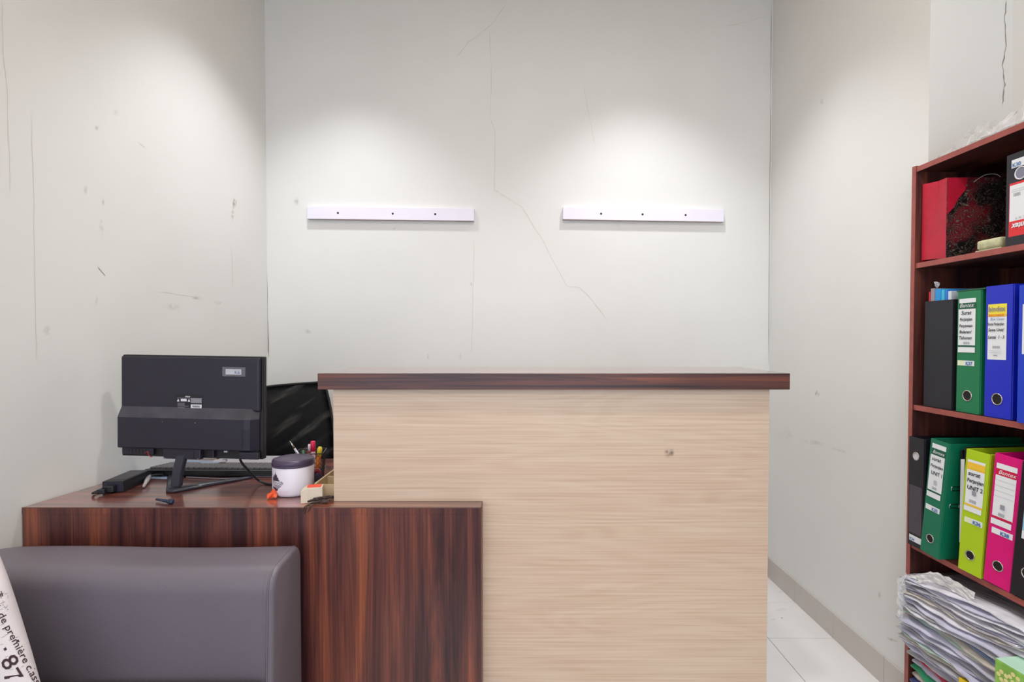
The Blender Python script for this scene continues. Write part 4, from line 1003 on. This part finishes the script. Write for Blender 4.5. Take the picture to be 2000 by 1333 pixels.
# pale cloth packet and folded paper between bag and black binder
o = box('folded_paper', (1.30, 1.42, zs), (1.46, 1.50, zs+.006), mat('cream_paper', rgb(196, 190, 160), .7), None, .001); tag(o, 'flat cream folded paper under the pale packet on the top shelf', 'paper')
bm = add_box(bmesh.new(), (1.302, 1.425, zs+.0075), (1.46, 1.50, zs+.034), .009, 4); 
o = mesh_obj('wrapped_packet', bm, mat('pale_packet', rgb(206, 206, 166), .6, noise=(60, .25), bump=(60, .5, .004)), None, True); tag(o, 'pale yellowish wrapped packet lying beside the gift bag', 'packet')

# ------------------------------------------------------------------ pile of plastic sleeves, papers, tissue box in bottom bay
cols_ = [('sleeve_white', (222, 222, 234)), ('sleeve_lilac', (200, 200, 224)), ('sleeve_grey', (176, 174, 184)), ('sleeve_blue', (130, 156, 204)), ('sleeve_mint', (188, 212, 204)), ('sleeve_cream', (212, 206, 196)), ('sleeve_pink', (214, 176, 190))]
def sleeve_mat(name, c):
    m = mat(name, rgb(*c), .16, coat=.6, noise=(16, .22)); nt = m.node_tree; b = nt.nodes['Principled BSDF']
    tc = nt.nodes.new('ShaderNodeTexCoord'); mp = nt.nodes.new('ShaderNodeMapping'); mp.inputs['Scale'].default_value = (30, 6, 30); n = nt.nodes.new('ShaderNodeTexNoise'); n.inputs['Scale'].default_value = 1.6; n.inputs['Detail'].default_value = 3
    nt.links.new(tc.outputs['Object'], mp.inputs[0]); nt.links.new(mp.outputs[0], n.inputs['Vector'])
    bp = nt.nodes.new('ShaderNodeBump'); bp.inputs['Strength'].default_value = .7; bp.inputs['Distance'].default_value = .006; nt.links.new(n.outputs['Fac'], bp.inputs['Height']); nt.links.new(bp.outputs[0], b.inputs['Normal']); nt.links.new(bp.outputs[0], b.inputs['Coat Normal'])
    return m
SM = [sleeve_mat(n_, c_) for n_, c_ in cols_]
rnd = random.Random(11)
def sleeve(z, th, m, x0, x1, y0, y1, label, name='document_sleeve', group='plastic document sleeves piled in the bottom bay', amp=.0035, lift=0.0, cat='document sleeve', wave=None):
    ph, ph2, yaw = rnd.uniform(0, 6), rnd.uniform(0, 6), rnd.uniform(-.05, .05)
    bm = bmesh.new(); nx, ny = 7, 14; T_v, B_v = {}, {}
    cx, cy = (x0+x1)/2, (y0+y1)/2
    for i in range(nx+1):
        for j in range(ny+1):
            s, t = i/nx, j/ny; x = x0+(x1-x0)*s; y = y0+(y1-y0)*t
            if i == 0: x += .006*math.sin(t*9+ph)+.003*math.sin(t*31+ph2)
            zz_ = amp*math.sin(t*7+ph)*(1-s) + lift*(1-t) + .0012*math.sin(t*23+s*9+ph2)*(1-s)
            dx, dy = x-cx, y-cy; c_, s_ = math.cos(yaw), math.sin(yaw); X, Y = cx+dx*c_-dy*s_, cy+dx*s_+dy*c_
            Y = min(Y, Y1-TB-.002)
            X = min(X, XB_-.008)
            T_v[i, j] = bm.verts.new((X-cx, Y-cy, zz_+th*(.35 if i == 0 else 1))); B_v[i, j] = bm.verts.new((X-cx, Y-cy, zz_))
    for i in range(nx):
        for j in range(ny):
            bm.faces.new((T_v[i, j], T_v[i+1, j], T_v[i+1, j+1], T_v[i, j+1])); bm.faces.new((B_v[i, j], B_v[i, j+1], B_v[i+1, j+1], B_v[i+1, j]))
    for j in range(ny): bm.faces.new((T_v[0, j], T_v[0, j+1], B_v[0, j+1], B_v[0, j])); bm.faces.new((T_v[nx, j], B_v[nx, j], B_v[nx, j+1], T_v[nx, j+1]))
    for i in range(nx): bm.faces.new((T_v[i, 0], B_v[i, 0], B_v[i+1, 0], T_v[i+1, 0])); bm.faces.new((T_v[i, ny], T_v[i+1, ny], B_v[i+1, ny], B_v[i, ny]))
    o = mesh_obj(name, bm, m, None, True); o.location = (cx, cy, z); return tag(o, label, cat, group)
zb = SHZ[0]+.002
low = [(.022, SM[0], 'thick bundle of white papers at the very bottom of the bay'), (.018, mat('doc_blue', rgb(30, 50, 120), .4), 'navy blue folder near the bottom of the bay'), (.02, SM[5], 'cream paper bundle above the navy folder'), (.020, mat('doc_green', rgb(30, 160, 110), .4), 'bright green plastic folder low in the bay'), (.020, SM[1], 'bundle of pale lilac papers lying on the green folder'), (.008, mat('doc_red', rgb(210, 60, 96), .4), 'thin pinkish red folder edge within the lower papers'), (.022, SM[2], 'greyish bundle of papers just below the big sleeve pile')]
for th, m, lb in low:
    sleeve(zb, th-.003, m, 1.262+rnd.uniform(-.006, .006), 1.55, 1.25, 1.67, lb, 'paper_bundle', None, .0015, cat='papers'); zb += th
zb += .012
z_ = zb; k = 0; zmaxp = .555
ORD = 'lowest second third fourth fifth sixth seventh eighth ninth tenth eleventh twelfth thirteenth fourteenth fifteenth sixteenth seventeenth eighteenth nineteenth twentieth twenty-first twenty-second twenty-third twenty-fourth twenty-fifth twenty-sixth twenty-seventh twenty-eighth twenty-ninth thirtieth thirty-first thirty-second thirty-third thirty-fourth thirty-fifth thirty-sixth thirty-seventh thirty-eighth thirty-ninth fortieth'.split()
while z_ < .488:
    th = rnd.uniform(.005, .0095); fr_ = (z_-zb)/(.50-zb)
    m = SM[rnd.choice([0, 0, 1, 1, 2, 2, 5, 3, 4, 1] if .05 < fr_ < .6 else [0, 1, 2, 2, 5])]
    x0 = 1.238+rnd.uniform(-.010, .016)+ (0.0 if fr_ < .8 else .01); y1 = 1.69+rnd.uniform(-.006, 0); y0 = rnd.uniform(1.22, 1.30)
    lb_ = m.name.replace('sleeve_', '') + ' plastic document sleeve, ' + (ORD[k] + (' sleeve' if k == 0 else ' from the bottom')) + ' in the big pile'
    sleeve(z_, th, m, x0, 1.53, y0, y1, lb_, lift=.048*fr_, amp=.004); z_ += th*1.02; k += 1
# crumpled clear film draped at pile front
def film(name, pts, wdt, m, label, cat, seed=1, amp=.012, sub=(16, 9), dirw=Vector((0, 0, -1)), group=None):
    "crumpled sheet following a path; width goes along dirw"
    r2 = random.Random(seed); path = smooth_path(pts, 5); bm = bmesh.new(); V = []; n = sub[1]
    ctr = sum(path, Vector())/len(path)
    for i, p in enumerate(path):
        row = []
        for j in range(n+1):
            t = j/n; q = p+dirw*(wdt*t)+Vector((r2.uniform(-amp, amp), r2.uniform(-amp, amp)*.6, r2.uniform(-amp, amp)*.7))
            row.append(bm.verts.new(q-ctr))
        V.append(row)
    for A, B in zip(V, V[1:]):
        for j in range(n):
            bm.faces.new((A[j], A[j+1], B[j+1])); bm.faces.new((A[j], B[j+1], B[j]))
    o = mesh_obj(name, bm, m, None, False); o.location = ctr; return tag(o, label, cat, group)
film('plastic_film', [(1.238, 1.66, .50), (1.228, 1.675, .47), (1.226, 1.66, .44)], .10, M_clear, 'crinkled clear plastic film sticking out of the pile past the bookcase side', 'plastic film', 5, .007)
film('plastic_bag', [P(1778, 1126, 1.66), P(1800, 1120, 1.61), P(1830, 1120, 1.56), P(1868, 1138, 1.50), P(1905, 1160, 1.44)], .030, clear_plastic('film_dense', (.86, .85, .86, 1), .55), 'creased greyish plastic bag lying on top of the sleeve pile', 'plastic bag', 8, .004, (16, 6), Vector((-.03, 0, -1)))
# yellow folder and green tissue box
yf = empty('yellow_folder', (1.222, 1.20, .2935), (0, 0, math.radians(0)), 'bright yellow folder lying low in front of the sleeve pile', 'folder')
M_y = mat('folder_yellow', rgb(236, 202, 16), .4)
bm = bmesh.new(); nx = 6; V = [[bm.verts.new((.0+.14*j/4, .0+.235*i/nx, .018+.008*math.sin(i/nx*math.pi))) for j in range(5)] for i in range(nx+1)]
for i in range(nx):
    for j in range(4): bm.faces.new((V[i][j], V[i][j+1], V[i+1][j+1], V[i+1][j]))
bmesh.ops.solidify(bm, geom=list(bm.faces), thickness=.002); mesh_obj('cover', bm, M_y, yf, True)
box('spine', (-.002, 0, 0), (0, .235, .020), M_y, yf, .0006); box('base_sheet', (0, 0, 0), (.14, .235, .002), M_y, yf, .0005); box('papers', (.002, .004, .0022), (.138, .23, .016), M_white, yf, 0)
tbx = empty('tissue_box', (1.205, 1.185, .330), (0, 0, math.radians(6)), 'pale green patterned tissue box at the lower right edge', 'tissue box')
M_tb = mat('tissue_green', rgb(140, 196, 84), .4, noise=(30, .3)); M_tt = mat('tissue_mint', rgb(190, 232, 208), .35, noise=(8, .08))
box('carton', (0, -.11, 0), (.12, .115, .118), M_tb, tbx, .003); box('carton_top', (.001, -.109, .1182), (.119, .114, .1195), M_tt, tbx, .0005)
bm = bmesh.new()
for (yc, zc) in ((.05, .075), (.03, .05), (.075, .05), (-.01, .07), (-.03, .04), (.055, .03), (.095, .085), (.09, .06), (.068, .095), (.104, .04)):
    for p in range(5):
        a = p*2*math.pi/5; c_ = Vector((-.0006, yc+.010*math.cos(a), zc+.010*math.sin(a)))
        bm.faces.new([bm.verts.new(c_+Vector((0, .0055*math.cos(t*math.pi/4), .0055*math.sin(t*math.pi/4)))) for t in range(8)])
mesh_obj('flower_print', bm, mat('flower_cream', rgb(226, 220, 150), .5), tbx)

# ------------------------------------------------------------------ plastic on top of the bookcase
zt_ = ZTOP-.003
M_film2 = clear_plastic('thin_film', (.9, .9, .93, 1), .03, .28)
M_film3 = clear_plastic('thick_film', (.88, .88, .93, 1), .18, .5)
def heap(name, x0, x1, y0, y1, h, m, label, seed, nx=14, ny=22, cat='plastic bag'):
    r2 = random.Random(seed); bm = bmesh.new(); V = []
    for i in range(nx+1):
        row = []
        for j in range(ny+1):
            s, t = i/nx, j/ny; e_ = math.sin(math.pi*min(1, max(0, s)))**.6*math.sin(math.pi*t)**.5
            row.append(bm.verts.new(((x1-x0)*(s-.5)+r2.uniform(-1, 1)*.007, (y1-y0)*(t-.5)+r2.uniform(-1, 1)*.009, max(.0, h(s, t)*e_*(1+r2.uniform(-.25, .2))+.001))))
        V.append(row)
    for A, B in zip(V, V[1:]):
        for j in range(ny): bm.faces.new((A[j], A[j+1], B[j+1])); bm.faces.new((A[j], B[j+1], B[j]))
    o = mesh_obj(name, bm, m, None); o.location = ((x0+x1)/2, (y0+y1)/2, zt_+.001); return tag(o, label, cat)
heap('plastic_wrap', XF+.01, XF+.14, 1.44, 1.66, lambda s, t: .05+.02*math.sin(t*5), M_film2, 'thin transparent plastic wrap lying at far end of bookcase top', 3)
heap('plastic_bag', XF+.0, XF+.22, 1.24, 1.50, lambda s, t: .085+.03*math.sin(t*4+1), M_film3, 'crumpled whitish plastic bag on the bookcase top at right edge', 6)
o = box('black_case', (XF+.02, 1.02, zt_+.001), (XF+.24, 1.30, zt_+.03), M_blackd, None, .006, 3); tag(o, 'flat black case on bookcase top, peeking from under the plastic bag', 'case')
print('objects', len(bpy.data.objects))
